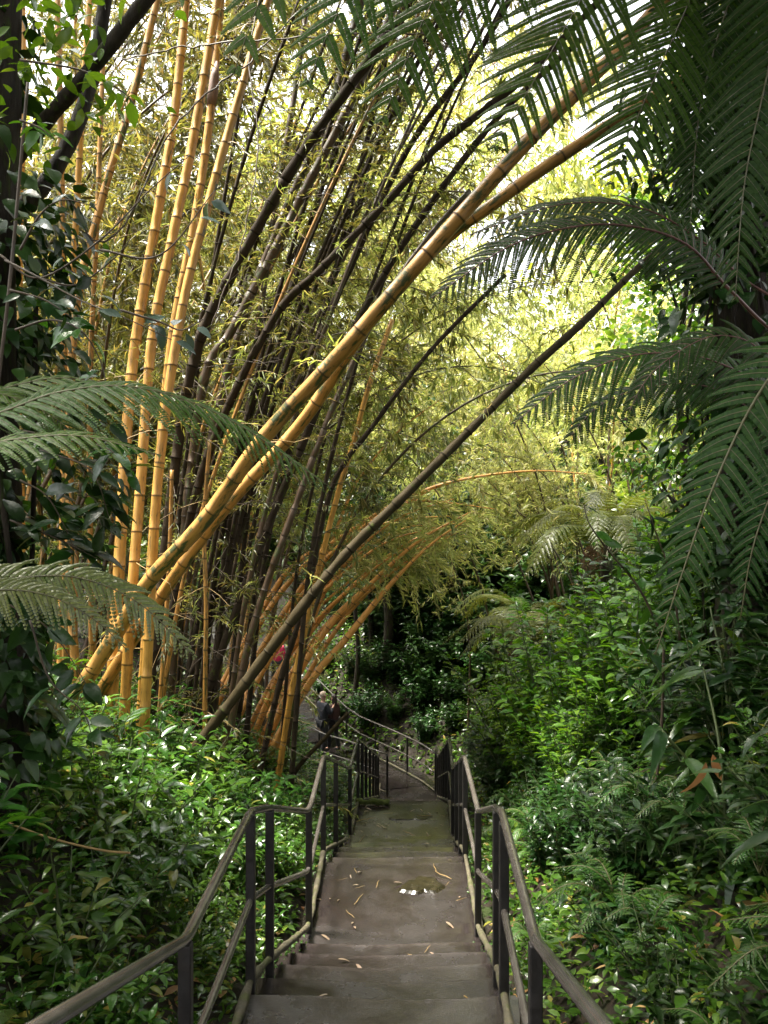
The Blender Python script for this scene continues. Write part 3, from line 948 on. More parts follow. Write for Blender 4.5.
def clump(x, y, n, key, az, spread, label, scale=1.0, rad=1.3, tilt=.12, which=(0, 1, 2, 3)):
    z0 = G(x, y) - .1
    root = thing('bamboo_clump', label, 'bamboo', (x, y, z0))
    for i in range(n):
        st, fo = PL[key][random.choice(which)]
        a = az + random.uniform(-spread, spread)
        ox, oy = random.gauss(0, rad * .5), random.gauss(0, rad * .5)
        sc = scale * random.uniform(.72, 1.12)
        o = obj('stalk', st, root)
        o.location = (ox, oy, G(x + ox, y + oy) - .1 - z0)
        o.rotation_euler = (random.uniform(-tilt, tilt), random.uniform(-tilt, tilt) + .05, a)
        o.scale = (sc, sc, sc)
        g = obj('foliage', fo, root)
        g.location, g.rotation_euler, g.scale = o.location, o.rotation_euler, o.scale
    return root


R_ = math.radians
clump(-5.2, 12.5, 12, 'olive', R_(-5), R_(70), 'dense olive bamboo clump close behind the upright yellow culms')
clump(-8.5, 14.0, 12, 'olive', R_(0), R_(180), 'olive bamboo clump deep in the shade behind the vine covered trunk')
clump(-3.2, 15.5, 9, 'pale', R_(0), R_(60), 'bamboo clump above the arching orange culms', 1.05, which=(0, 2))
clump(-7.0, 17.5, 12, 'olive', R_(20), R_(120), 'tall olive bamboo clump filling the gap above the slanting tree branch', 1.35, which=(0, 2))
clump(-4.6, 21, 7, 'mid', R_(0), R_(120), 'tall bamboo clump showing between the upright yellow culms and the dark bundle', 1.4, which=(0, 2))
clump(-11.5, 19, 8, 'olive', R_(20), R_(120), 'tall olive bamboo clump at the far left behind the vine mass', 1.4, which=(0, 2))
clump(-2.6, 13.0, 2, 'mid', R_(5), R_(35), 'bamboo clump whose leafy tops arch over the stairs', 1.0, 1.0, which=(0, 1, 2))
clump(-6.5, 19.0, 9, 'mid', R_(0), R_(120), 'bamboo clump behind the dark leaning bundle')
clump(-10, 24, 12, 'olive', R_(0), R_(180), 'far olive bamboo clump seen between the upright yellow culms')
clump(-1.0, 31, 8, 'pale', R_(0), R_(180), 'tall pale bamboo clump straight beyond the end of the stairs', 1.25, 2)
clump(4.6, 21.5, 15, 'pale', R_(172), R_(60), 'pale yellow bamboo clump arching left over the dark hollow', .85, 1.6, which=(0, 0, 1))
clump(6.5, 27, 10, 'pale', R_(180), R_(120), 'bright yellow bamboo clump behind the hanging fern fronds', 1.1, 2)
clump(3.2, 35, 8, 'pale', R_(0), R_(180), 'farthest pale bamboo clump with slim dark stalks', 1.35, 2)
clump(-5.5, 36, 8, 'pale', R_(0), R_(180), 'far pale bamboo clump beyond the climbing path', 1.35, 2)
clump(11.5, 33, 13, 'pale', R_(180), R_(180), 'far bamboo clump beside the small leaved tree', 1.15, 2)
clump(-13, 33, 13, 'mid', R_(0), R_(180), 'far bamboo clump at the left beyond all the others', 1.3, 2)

# ------------------------------------------------------------------ ferns
rng = np.random.default_rng(104); random.seed(104)
def frond_geom(pts, up, Lp, npin, mb_, droop=.25, spacing=.009, r=.007, pin_w=.17, ang=(25, 48), t0=.16, flat=0.0, sway=0.0, mat_leaf=0, mat_r=1, n=10):
    p = catmull(pts, n)
    L = arclen(p)[-1]
    s = np.linspace(0, L, 40)
    q = resample(p, s)
    V, f, c = tube(q, np.linspace(r, r * .25, 40), 6)
    mb_.add(V, f, mat_r, c)
    tt = np.linspace(t0, .995, npin)
    Q = resample(p, tt * L)
    T = nrm(resample(np.gradient(q, axis=0) + q * 0, np.interp(tt * L, s, arclen(np.gradient(q, axis=0)))) if False else np.stack([np.interp(tt * L, s, np.gradient(q, axis=0)[:, a]) for a in range(3)], 1))
    up = nrm(np.asarray(up, float))
    S_ = nrm(np.cross(T, up))
    Nn = np.cross(S_, T)
    k = (tt - t0) / (1 - t0)
    prof = (.5 + .5 * np.clip(k / .28, 0, 1) ** .7) * (1 - k ** 2.0) ** .8 + .035
    gap = L * (1 - t0) / npin
    for side in (-1, 1):
        for i in range(npin):
            a = math.radians(ang[0] + (ang[1] - ang[0]) * k[i]) + rng.normal(0, .05)
            d = S_[i] * side * math.cos(a) + T[i] * math.sin(a)
            l = Lp * prof[i] * U(.92, 1.05)
            m = max(4, int(l / spacing))
            u = (np.arange(m) + .5) / m
            dz = droop * U(.7, 1.3)
            pos = Q[i] + d * l * u[:, None] + (-Nn[i] * dz * .5 + np.array([0, 0, -dz * .6])) * l * (u ** 2)[:, None] + T[i] * (sway * l * u ** 2)[:, None]
            td = nrm(np.gradient(pos, axis=0)) if m > 1 else d[None]
            w = nrm(np.cross(td, Nn[i]))
            pl = np.maximum(gap * .44 * (1 - u ** 1.8 * .85) * min(1, .35 + l / Lp), .005)
            V, f, c = tube(pos, np.linspace(.0022, .0008, m), 3, False)
            mb_.add(V, f, mat_r, c)
            for s2 in (-1, 1):
                yd = nrm(w * s2 * .92 + td * .42)
                upv = np.broadcast_to(Nn[i], (m, 3)) + rng.normal(0, .10, (m, 3)) - w * s2 * .15
                scatter(mb_, PINNULE, pos, yd, upv, pl, np.full(m, l / m * 1.5), mat_leaf)
    return q


def hero_frond(root, pts, up, Lp, npin, mat, rmat='rachis', **kw):
    o = np.array(root.location)
    mb_ = MB()
    frond_geom(np.array(pts) - o, up, Lp, npin, mb_, **kw)
    return mb_.build('frond', [M[mat], M[rmat]], root)


def fern_trunk(root, x, y, ztop, r=.11, mat='bark'):
    z0 = G(x, y) - .1
    n = 26
    q = np.stack([x + .05 * np.sin(np.linspace(0, 3, n)), np.full(n, y), np.linspace(z0, ztop, n)], 1) - np.array(root.location)
    V, f, c = tube(q, r * (1 + .12 * rng.normal(0, 1, n).clip(-1, 1)), 10)
    return MB().add(V, f, 0, c).build('trunk', M[mat], root)


# tree fern close on the left: two tiers of fronds reach into view
x0, y0 = -2.05, 2.75
zt = .35
tf = thing('tree_fern', 'dark green tree fern whose fronds reach in over the yellow culms', 'tree fern', (x0, y0, G(x0, y0)))
fern_trunk(tf, x0, y0, zt)
c0 = np.array([x0, y0, zt])
hero_frond(tf, [c0, P(-40, 420, 2.9), P(60, 392, 3.0), P(140, 388, 3.1), P(230, 420, 3.25), P(330, 487, 3.4)], (.05, -.55, 1), .32, 40, 'fern', droop=.35)
hero_frond(tf, [c0, P(-60, 450, 2.6), P(10, 440, 2.6), P(80, 436, 2.65), P(160, 455, 2.7)], (0, -.5, 1), .22, 30, 'fern', droop=.25)
hero_frond(tf, [c0, P(-90, 395, 3.2), P(-10, 392, 3.2), P(50, 415, 3.3), P(90, 450, 3.3)], (0, -.6, 1), .28, 28, 'fern', droop=.35)
hero_frond(tf, [c0, P(-50, 400, 3.6), P(60, 378, 3.9), P(150, 395, 4.2), P(240, 425, 4.5)], (0.1, -.4, 1), .36, 32, 'fern', droop=.3)
for a in (150, 190, 230, 265, 110):
    d = np.array([math.cos(R_(a)), math.sin(R_(a)), 0])
    hero_frond(tf, [c0, c0 + d * .6 + [0, 0, .35], c0 + d * 1.3 + [0, 0, .3], c0 + d * 1.9 + [0, 0, -.2]], (0, 0, 1), .34, 24, 'fern')

x0, y0 = -2.0, 3.45
zt = -.62
tf2 = thing('tree_fern', 'low grey green fern spreading in front of the golden culm feet', 'tree fern', (x0, y0, G(x0, y0)))
fern_trunk(tf2, x0, y0, zt, .08)
c0 = np.array([x0, y0, zt])
hero_frond(tf2, [c0, P(-40, 590, 3.3), P(20, 578, 3.3), P(80, 578, 3.3), P(140, 604, 3.3), P(195, 657, 3.3)], (.1, -1.1, .8), .19, 36, 'fern_grey', droop=.5, sway=.1)
hero_frond(tf2, [c0, P(-50, 600, 3.15), P(0, 590, 3.1), P(50, 596, 3.1), P(95, 620, 3.1), P(127, 650, 3.1)], (.1, -1.1, .8), .16, 34, 'fern_grey', droop=.5)
hero_frond(tf2, [c0, P(-60, 580, 3.3), P(-20, 572, 3.3), P(20, 574, 3.35), P(50, 590, 3.4)], (.1, -1.1, .8), .15, 24, 'fern_grey', droop=.5)
for a in (170, 215, 250):
    d = np.array([math.cos(R_(a)), math.sin(R_(a)), 0])
    hero_frond(tf2, [c0, c0 + d * .4 + [0, 0, .3], c0 + d * .9 + [0, 0, .2], c0 + d * 1.2 + [0, 0, -.1]], (0, 0, 1), .22, 20, 'fern_grey')

# tall tree fern on the right whose fronds hang in from above
x0, y0 = 2.3, 4.0
zt = 3.35
tf3 = thing('tree_fern', 'tall tree fern with fronds hanging down across the top of the view', 'tree fern', (x0, y0, G(x0, y0)))
fern_trunk(tf3, x0, y0, zt, .12)
c0 = np.array([x0, y0, zt])
HF = [([P(720, -190, 3.9), P(600, -270, 3.7), P(470, -190, 3.55), P(385, -70, 3.5), P(332, 25, 3.5), P(307, 84, 3.5)], .72),
      ([P(720, -180, 4.0), P(620, -230, 3.9), P(520, -140, 3.8), P(438, -10, 3.75), P(382, 120, 3.75)], .76),
      ([P(730, -190, 4.1), P(680, -180, 4.2), P(620, -70, 4.2), P(555, 45, 4.2), P(494, 148, 4.2)], .66),
      ([P(745, -140, 4.2), P(725, -90, 4.4), P(690, 0, 4.5), P(645, 100, 4.5), P(611, 184, 4.5)], .60),
      ([P(700, -220, 3.6), P(540, -330, 3.2), P(400, -260, 3.0), P(310, -110, 2.95), P(260, 0, 2.95), P(234, 72, 2.95)], .60)]
for pts, lp in HF:
    hero_frond(tf3, [c0 + [-.05, 0, .05]] + pts, (-.1, -1, .5), lp, 30, 'fern', droop=.12, ang=(25, 42), sway=.1)
for pts, lp in ([([P(770, -90, 4.2), P(730, 0, 4.4), P(700, 110, 4.5), P(690, 230, 4.5)], .42),
                 ([P(790, -60, 3.8), P(770, 60, 3.9), P(745, 180, 3.9), P(735, 300, 3.9)], .40),
                 ([P(800, -80, 4.4), P(820, 60, 4.6), P(800, 200, 4.6), P(780, 310, 4.6)], .42)]):
    hero_frond(tf3, [c0] + pts, (-.3, -1, .4), lp, 34, 'fern_dark', droop=.25)
for a in (300, 340, 20, 60, 260):
    d = np.array([math.cos(R_(a)), math.sin(R_(a)), 0])
    hero_frond(tf3, [c0, c0 + d * .9 + [0, 0, .5], c0 + d * 1.9 + [0, 0, .3], c0 + d * 2.6 + [0, 0, -.5]], (0, 0, 1), .42, 24, 'fern_dark')

# second tree fern on the right bank: arching fronds at mid height, one huge one near
x0, y0 = 3.0, 4.9
zt = .95
tf4 = thing('tree_fern', 'dark tree fern on the right bank with red stalked fronds arching toward the path', 'tree fern', (x0, y0, G(x0, y0)))
fern_trunk(tf4, x0, y0, zt, .12)
c0 = np.array([x0, y0, zt])
hero_frond(tf4, [c0, P(790, 340, 5.0), P(730, 290, 5.0), P(690, 247, 5.0), P(640, 228, 5.0), P(580, 226, 5.0), P(510, 246, 5.0), P(432, 298, 5.0)], (0, -1, .75), .50, 40, 'fern_dark', 'rachis_red', droop=.4, t0=.36, r=.014)
hero_frond(tf4, [c0, P(760, 290, 5.3), P(700, 240, 5.4), P(640, 208, 5.5), P(560, 205, 5.5), P(470, 235, 5.5)], (0, -.8, .8), .44, 34, 'fern_dark', 'rachis_red', droop=.35, t0=.36, r=.012)
hero_frond(tf4, [c0, P(800, 400, 4.6), P(740, 372, 4.6), P(690, 355, 4.6), P(630, 356, 4.6), P(570, 380, 4.6), P(513, 424, 4.6)], (0, -.9, .8), .42, 40, 'fern_dark', 'rachis_red', droop=.45, t0=.2, r=.01)
hero_frond(tf4, [c0, P(790, 360, 4.3), P(740, 338, 4.2), P(700, 340, 4.2), P(650, 375, 4.2), P(625, 420, 4.2)], (-.1, -1, .8), .30, 32, 'fern_dark', 'rachis_red', droop=.4, t0=.1)
hero_frond(tf4, [c0, P(800, 430, 4.8), P(720, 390, 5.0), P(660, 385, 5.1), P(600, 405, 5.2), P(560, 450, 5.2)], (0, -.9, .8), .32, 32, 'fern_dark', 'rachis_red', droop=.5, t0=.15)
for a in (0, 45, 300, 90, 330, 270):
    d = np.array([math.cos(R_(a)), math.sin(R_(a)), 0])
    hero_frond(tf4, [c0, c0 + d * .8 + [0, 0, .4], c0 + d * 1.6 + [0, 0, .2], c0 + d * 2.2 + [0, 0, -.5]], (0, 0, 1), .4, 24, 'fern_dark', 'rachis_red')

x0, y0 = 2.0, 2.55
zt = .62
tf5 = thing('tree_fern', 'near fern with one huge ribbed frond hanging down at the right edge', 'tree fern', (x0, y0, G(x0, y0)))
fern_trunk(tf5, x0, y0, zt, .08)
c0 = np.array([x0, y0, zt])
hero_frond(tf5, [c0, P(860, 330, 2.6), P(800, 345, 2.6), P(755, 400, 2.6), P(712, 490, 2.6), P(680, 580, 2.6), P(655, 655, 2.6)], (-.55, -1, .35), .19, 34, 'fern_dark', droop=.35, spacing=.007, ang=(16, 44))
hero_frond(tf5, [c0, P(880, 350, 2.8), P(830, 380, 2.8), P(790, 450, 2.8), P(755, 540, 2.8), P(740, 620, 2.8)], (-.55, -1, .35), .19, 32, 'fern_dark', droop=.35)
for a in (300, 350, 30, 240):
    d = np.array([math.cos(R_(a)), math.sin(R_(a)), 0])
    hero_frond(tf5, [c0, c0 + d * .5 + [0, 0, .3], c0 + d * 1.1 + [0, 0, .1], c0 + d * 1.5 + [0, 0, -.4]], (0, 0, 1), .26, 22, 'fern_dark')


def small_frond_mesh(L, Lp, npin, lm, rm='rachis', arch=1.0, spacing=.022):
    mb_ = MB()
    y = np.array([0, .3, .65, 1.0]) * L
    zz_ = np.array([0, .32, .36, .05]) * L * arch
    frond_geom(np.stack([y * 0, y, zz_], 1), (0, 0, 1), Lp, npin, mb_, droop=.35, spacing=spacing, r=.008)
    return mb_.mesh('frond', [M[lm], M[rm]])


FM = {'gold': small_frond_mesh(1.9, .38, 24, 'fern_gold'), 'green': small_frond_mesh(1.7, .36, 24, 'fern'), 'small': small_frond_mesh(.6, .13, 18, 'fern_mid', spacing=.014), 'grey': small_frond_mesh(1.6, .34, 22, 'fern_grey'), 'dead': small_frond_mesh(1.5, .26, 20, 'deadfrond', arch=.6)}


def tree_fern(x, y, h, keys, n, label, sc=1.0, dead=0):
    z0 = G(x, y)
    root = thing('tree_fern', label, 'tree fern', (x, y, z0))
    q = np.stack([np.zeros(12), np.zeros(12), np.linspace(-.1, h, 12)], 1)
    V, f, c = tube(q, .09 * (1 + .1 * rng.normal(0, 1, 12).clip(-1, 1)), 8)
    MB().add(V, f, 0, c).build('trunk', M['bark'], root)
    for i in range(n + dead):
        o = obj('frond', FM[random.choice(keys) if i < n else 'dead'], root)
        o.location = (0, 0, h)
        o.rotation_euler = (random.uniform(-.25, .2) if i < n else random.uniform(-1.2, -.8), random.uniform(-.15, .15), 2 * PI * i / max(1, n) + random.uniform(-.3, .3))
        s = sc * random.uniform(.8, 1.1)
        o.scale = (s, s, s)
    return root


tree_fern(2.75, 15.8, 1.5, ['gold'], 13, 'golden green tree fern above the shrubs beside the dark hollow', .9, 2)
tree_fern(3.6, 13.5, 1.9, ['gold', 'green'], 13, 'yellow tinged tree fern behind the red stalked fronds', 1.0, 2)
tree_fern(4.6, 17, 3.2, ['gold'], 12, 'farthest golden tree fern under the bright bamboo', 1.1, 2)
tree_fern(3.3, 19.0, 2.4, ['gold', 'green'], 11, 'small golden tree fern at the edge of the dark hollow', 1.0, 3)

# small ferns along the stairs
FERN = thing('fern', 'low lacy fern on the bank below the shrubs, beside the stair railing', 'fern', (0, 0, -20), 'low ferns beside the stairs')
for i in range(8):
    o = obj('frond', FM['small'], FERN)
    o.rotation_euler = (random.uniform(.0, .6), 0, 2 * PI * i / 8 + random.uniform(-.3, .3))
    s = random.uniform(.75, 1.1)
    o.scale = (s, s, s)

# ------------------------------------------------------------------ shrubs
rng = np.random.default_rng(105); random.seed(105)
def shrub_tpl(label, group, H, nst, spread, tpl, leaf, ll, per, lm, name='shrub', whorl=False, up0=.35, wsc=1.0):
    root = thing(name, label, 'shrub', (0, 0, -20), group)
    sm, lf = MB(), MB()
    for i in range(nst):
        a = 2 * PI * i / nst + U(-.5, .5)
        r = spread * math.sqrt(U(.05, 1))
        h = H * U(.6, 1.05) * (1 - .25 * r / spread)
        tip = np.array([math.cos(a) * r, math.sin(a) * r, h])
        base = np.array([math.cos(a) * r * .15, math.sin(a) * r * .15, -.12])
        mid = base * .45 + tip * .55 + np.array([-math.cos(a), -math.sin(a), .5]) * r * .12
        p = catmull([base, mid, tip], 5)
        V, f, c = tube(p, np.linspace(.009, .003, len(p)), 5, False)
        sm.add(V, f, 0, c)
        L = arclen(p)
        n = per
        k = np.sort(U(up0, 1.0, n)) if not whorl else np.repeat(np.linspace(up0, 1.0, max(2, n // 4)), 4)[:n]
        n = len(k)
        pos = resample(p, k * L[-1])
        az = (np.arange(n) * 2.4 if not whorl else np.arange(n) * PI / 2 + (np.arange(n) // 4) * .7) + U(0, 6) + rng.normal(0, .3, n)
        el = U(-.15, .55, n) + (k > .93) * .3
        yd = np.stack([np.cos(az) * np.cos(el), np.sin(az) * np.cos(el), np.sin(el)], 1)
        pos = pos + yd * .025
        up = nrm(np.array([0, 0, 1.0]) + rng.normal(0, .25, (n, 3)))
        ln = U(ll[0], ll[1], n) * (1 - .35 * (k > .95))
        scatter_mix(lf, tpl, pos, yd, up, ln, ln * wsc)
    sm.build('stem', M['stem'], root)
    lf.build('foliage', M[lm], root)
    return root


GLs = 'glossy shrubs on the bank under the bamboo'
GRs = 'tall shrubs of the right hand bank'
LL = 'glossy broad leaved shrub in the thicket between the bamboo and the stairs'
SH = [shrub_tpl(LL, GLs, 1.0, 11, .55, BROAD, 0, (.13, .21), 17, 'shrub'),
      shrub_tpl(LL, GLs, .85, 12, .55, BROAD, 0, (.12, .18), 18, 'shrub', whorl=True),
      shrub_tpl(LL, GLs, 1.15, 10, .5, BROAD, 0, (.14, .23), 18, 'shrub'),
      shrub_tpl(LL, GLs, .7, 13, .5, ROUND, 0, (.09, .14), 20, 'shrub', wsc=.8)]
LRb = 'tall dark leaved shrub in the thicket on the bank right of the stairs'
SR = [shrub_tpl(LRb, GRs, 2.0, 14, .75, BROAD, 0, (.15, .25), 28, 'dark', up0=.25),
      shrub_tpl(LRb, GRs, 1.7, 14, .7, BROAD, 0, (.14, .22), 26, 'dark', up0=.25),
      shrub_tpl(LRb, GRs, 1.8, 15, .75, ROUND, 0, (.10, .16), 30, 'shrub', up0=.25, wsc=.85)]
LB = 'bright green round leaved shrub catching the light on top of the right bank'
GB = 'bright shrubs on top of the right bank'
SB = [shrub_tpl(LB, GB, 2.0, 15, .7, ROUND, 0, (.11, .17), 28, 'bright', up0=.35, wsc=.8)]
LW = 'low dark leaved shrub filling the foot of the bank right of the stairs'
SL = [shrub_tpl(LW, 'low shrubs along the right hand railing', .85, 14, .5, BROAD, 0, (.10, .19), 18, 'dark', up0=.2), shrub_tpl(LW, 'low shrubs along the right hand railing', .75, 14, .5, ROUND, 0, (.07, .12), 24, 'dark', up0=.2, wsc=.8)]
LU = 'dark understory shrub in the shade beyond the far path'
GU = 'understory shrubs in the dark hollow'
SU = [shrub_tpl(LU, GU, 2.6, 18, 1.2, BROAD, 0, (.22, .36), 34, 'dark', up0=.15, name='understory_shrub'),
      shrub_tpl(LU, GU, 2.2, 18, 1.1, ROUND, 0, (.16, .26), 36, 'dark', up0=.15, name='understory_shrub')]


def lat_to_xy(y, u, side):
    return pc(y) + side * (.86 + u), y


cand = []
# left bank
pts_l = []
tries = 0
while len(pts_l) < 145 and tries < 6000:
    tries += 1
    y = U(2.0, 19.5)
    u = abs(rng.normal(0, 1)) * 1.6 + .12
    if u > 4.6 or (y < 3.4 and u < .4):
        continue
    x, y = lat_to_xy(y, u, -1)
    if abs(x / y) > .62 or any((x - a) ** 2 + (y - b) ** 2 < .34 ** 2 for a, b in pts_l):
        continue
    if y > 13.5 and u > 2.5:
        continue
    pts_l.append((x, y))
first = {}
def place(tpls, x, y, sc, lbl=None, grp=None, sink=.05, tilt=.12):
    t = random.choice(tpls)
    loc = (x, y, G(x, y) - sink)
    a = random.uniform(0, 6.28)
    if t.name not in first:
        first[t.name] = True
        t.location = loc
        t.rotation_euler = (random.uniform(-tilt, tilt), random.uniform(-tilt, tilt), a)
        t.scale = (sc, sc, sc)
        return t
    return dup(t, loc, a, sc, lbl, grp, (random.uniform(-tilt, tilt), random.uniform(-tilt, tilt)))


for x, y in pts_l:
    u = -(x - pc(y)) - .86
    if y > 10.5 and 384 + F * x / y > 292 and u > .35:
        continue
    sc = np.interp(u, [0, .5, 1.2, 3], [.42, .7, .95, 1.1]) * random.uniform(.8, 1.15)
    place(SH, x, y, sc)
# right bank: low ferns by the rail, tall shrubs above
pts_r = []
tries = 0
while len(pts_r) < 105 and tries < 8000:
    tries += 1
    y = U(2.3, 20)
    u = U(.45, 4.8)
    if y < 4.5 and u < .75:
        continue
    x, y = lat_to_xy(y, u, 1)
    if x / y > .66 or any((x - a) ** 2 + (y - b) ** 2 < .46 ** 2 for a, b in pts_r):
        continue
    pts_r.append((x, y))
for x, y in pts_r:
    u = (x - pc(y)) - .86
    sc = np.interp(u, [.4, .9, 1.6, 3], [.45, .72, 1.02, 1.1]) * random.uniform(.82, 1.12)
    if y < 4.2:
        sc *= .75
    if 7.0 < y < 14 and u > .6 and random.random() < .6:
        place(SB, x, y, sc)
    else:
        place(SR, x, y, sc)
for px_, py_2, d_ in ((515, 590, 11.6), (552, 562, 10.4), (592, 552, 9.2), (632, 545, 8.2), (500, 628, 12.6), (548, 606, 10.6), (585, 596, 9.3), (616, 588, 8.5), (530, 640, 11.2), (660, 520, 8.6), (565, 640, 9.6)):
    q_ = P(px_, py_2, d_)
    place(SB, q_[0], q_[1], float(np.clip((q_[2] - G(q_[0], q_[1])) / 1.95, .5, 1.25)))
pts_w = []
tries = 0
while len(pts_w) < 85 and tries < 4000:
    tries += 1
    y, u = 2.4 + 9.6 * U(0, 1) ** 1.4, U(.28, 2.2)
    x, y = lat_to_xy(y, u, 1)
    if any((x - a) ** 2 + (y - b) ** 2 < .26 ** 2 for a, b in pts_w):
        continue
    pts_w.append((x, y))
    place(SL, x, y, np.interp(u, [.25, .7, 2], [.4, .8, 1.1]) * random.uniform(.85, 1.15))
pts_f = []
tries = 0
while len(pts_f) < 38 and tries < 4000:
    tries += 1
    y = U(2.5, 11)
    u = U(.15, 2.2)
    x, y = lat_to_xy(y, u, 1)
    if any((x - a) ** 2 + (y - b) ** 2 < .28 ** 2 for a, b in pts_f):
        continue
    pts_f.append((x, y))
for i, (x, y) in enumerate(pts_f):
    u = (x - pc(y)) - .86
    sc = random.uniform(.6, .95) * np.interp(u, [.1, .6, 2], [.6, .9, 1.1])
    loc = (x, y, G(x, y) + .05 + (.25 if u > .8 else 0))
    if i == 0:
        FERN.location = loc
        FERN.scale = (sc,) * 3
    else:
        dup(FERN, loc, random.uniform(0, 6), sc)
# dark hollow
pts_u = []
tries = 0
while len(pts_u) < 150 and tries < 9000:
    tries += 1
    y = 21 + 19 * U(0, 1) ** 1.5
    x = U(-9, 7)
    if tries < 160:
        x, y = U(-.6, 3.6), U(22.5, 28.5)
    d = np.sqrt(((LINE[:, :2] - [x, y]) ** 2).sum(1)).min()
    if d < 1.0 or (y < 24.5 and x < 0) or any((x - a) ** 2 + (y - b) ** 2 < .5 for a, b in pts_u):
        continue
    pts_u.append((x, y))
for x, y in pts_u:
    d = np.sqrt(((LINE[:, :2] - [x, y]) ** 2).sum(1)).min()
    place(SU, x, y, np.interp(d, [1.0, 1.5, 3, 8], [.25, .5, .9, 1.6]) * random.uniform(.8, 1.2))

# ground cover: small leaves and litter nobody could count
mb = MB()
n = 60000
yy = 1.5 + 30 * U(0, 1, n) ** 1.3
uu = np.abs(rng.normal(0, 1.3, n)) * np.interp(yy, [8, 24], [1, 3]) + .02
sd = rng.choice([-1, 1], n)
xx = pc(yy) + sd * (.84 + uu)
ok = (np.abs(xx / yy) < .7)
m_ = 9000
xx = np.concatenate([xx, U(-2, 4, m_)]); yy = np.concatenate([yy, U(21.5, 33, m_)]); ok = np.concatenate([ok, np.ones(m_, bool)])
dd_ = np.concatenate([np.sqrt(((xx[i:i + 4000, None] - LINE[None, :, 0]) ** 2 + (yy[i:i + 4000, None] - LINE[None, :, 1]) ** 2).min(1)) for i in range(0, len(xx), 4000)])
ok &= dd_ > .83
xx, yy = xx[ok], yy[ok]
n = len(xx)
zg = ground(xx, yy)
pos = np.stack([xx, yy, zg + np.abs(rng.normal(0, .10, n))], 1)
yd = nrm(np.stack([rng.normal(0, 1, n), rng.normal(0, 1, n), U(-.1, .7, n)], 1))
scatter_mix(mb, [leaf_tpl(4, .24, .1, .2), leaf_tpl(4, .16, .1, .35)], pos, yd, nrm(rng.normal(0, .35, (n, 3)) + [0, 0, 1]), U(.04, .11, n) * np.interp(yy, [5, 25], [1, 2]))
o = mb.build('ground_cover', M['shrub'])
tag(o, 'small leafy ground cover on both banks', 'ground cover', kind='stuff')
mb = MB()
n = 52000
a_ = U(-.62, .62, n); rr_ = U(33, 80, n)
xx, yy = np.sin(a_) * rr_, np.cos(a_) * rr_
pos = np.stack([xx, yy, np.concatenate([ground(xx[i:i + 4000], yy[i:i + 4000]) for i in range(0, n, 4000)]) + np.abs(rng.normal(0, 1.1, n))], 1)
yd = nrm(rng.normal(0, 1, (n, 3)) * [1, 1, .6] + [0, 0, -.2])
scatter_mix(mb, [leaf_tpl(4, .24, .1, .2), leaf_tpl(4, .16, .1, .35)], pos, yd, nrm(rng.normal(0, .4, (n, 3)) + [0, 0, 1]), U(.45, .95, n))
tag(mb.build('hillside_undergrowth', M['tree']), 'green undergrowth covering the far hillside', 'undergrowth', kind='stuff')
mb = MB()
n = 3000
yy = U(1.5, 22, n); uu = np.abs(rng.normal(0, 1.4, n)); sd = rng.choice([-1, 1], n)
xx = pc(yy) + sd * (.80 + uu)
pos = np.stack([xx, yy, ground(xx, yy) + .015], 1)
yd = nrm(np.stack([rng.normal(0, 1, n), rng.normal(0, 1, n), rng.normal(0, .25, n)], 1))
scatter_mix(mb, [leaf_tpl(4, .2, .15, .2), leaf_tpl(4, .08, .15, .1)], pos, yd, nrm(rng.normal(0, .3, (n, 3)) + [0, 0, 1]), U(.05, .15, n))
tag(mb.build('leaf_litter', M['deadleaf']), 'brown fallen leaf litter on the soil of both banks', 'leaf litter', kind='stuff')

mb = MB()
n = 7000
yy = U(3.3, 20, n)
tq = rng.choice([-1, 1], n) * (.80 - np.abs(rng.normal(0, .05, n)))
keep = np.sin(yy * 2.3) + np.sin(yy * 5.1 + tq * 9) + rng.normal(0, .6, n) > -.2
yy, tq = yy[keep], tq[keep]
n = len(yy)
pos = np.stack([pc(yy) + tq, yy, np.array([zp(v) for v in yy]) - .004], 1)
yd = nrm(rng.normal(0, 1, (n, 3)) * [1, 1, .5] + [0, 0, .5])
scatter_mix(mb, [leaf_tpl(3, .3, .1, .2)], pos, yd, nrm(rng.normal(0, .5, (n, 3)) + [0, 0, 1]), U(.012, .04, n))
tag(mb.build('moss_fringe', M['fern_mid']), 'mossy fringe of tiny leaves along both edges of the stairs', 'moss', kind='stuff')

# ------------------------------------------------------------------ trees
rng = np.random.default_rng(106); random.seed(106)
def limb(mb_, pts, r0, r1, sides=10, n=8):
    p = catmull(pts, n)
    V, f, c = tube(p, np.linspace(r0, r1, len(p)) * (1 + .06 * rng.normal(0, 1, len(p)).clip(-1, 1)), sides)
    mb_.add(V, f, 0, c)
    return p


def leaves_around(mb_, centres, n, sig, tpl, ll, wsc=1.0, mat=0, down=.3):
    c = np.asarray(centres)[rng.integers(0, len(centres), n)]
    pos = c + rng.normal(0, 1, (n, 3)) * sig
    yd = nrm(rng.normal(0, 1, (n, 3)) * [1, 1, .5] + [0, 0, -down])
    up = nrm(rng.normal(0, .45, (n, 3)) + [0, 0, 1])
    ln = U(ll[0], ll[1], n)
    scatter_mix(mb_, tpl, pos, yd, up, ln, ln * wsc, mat)


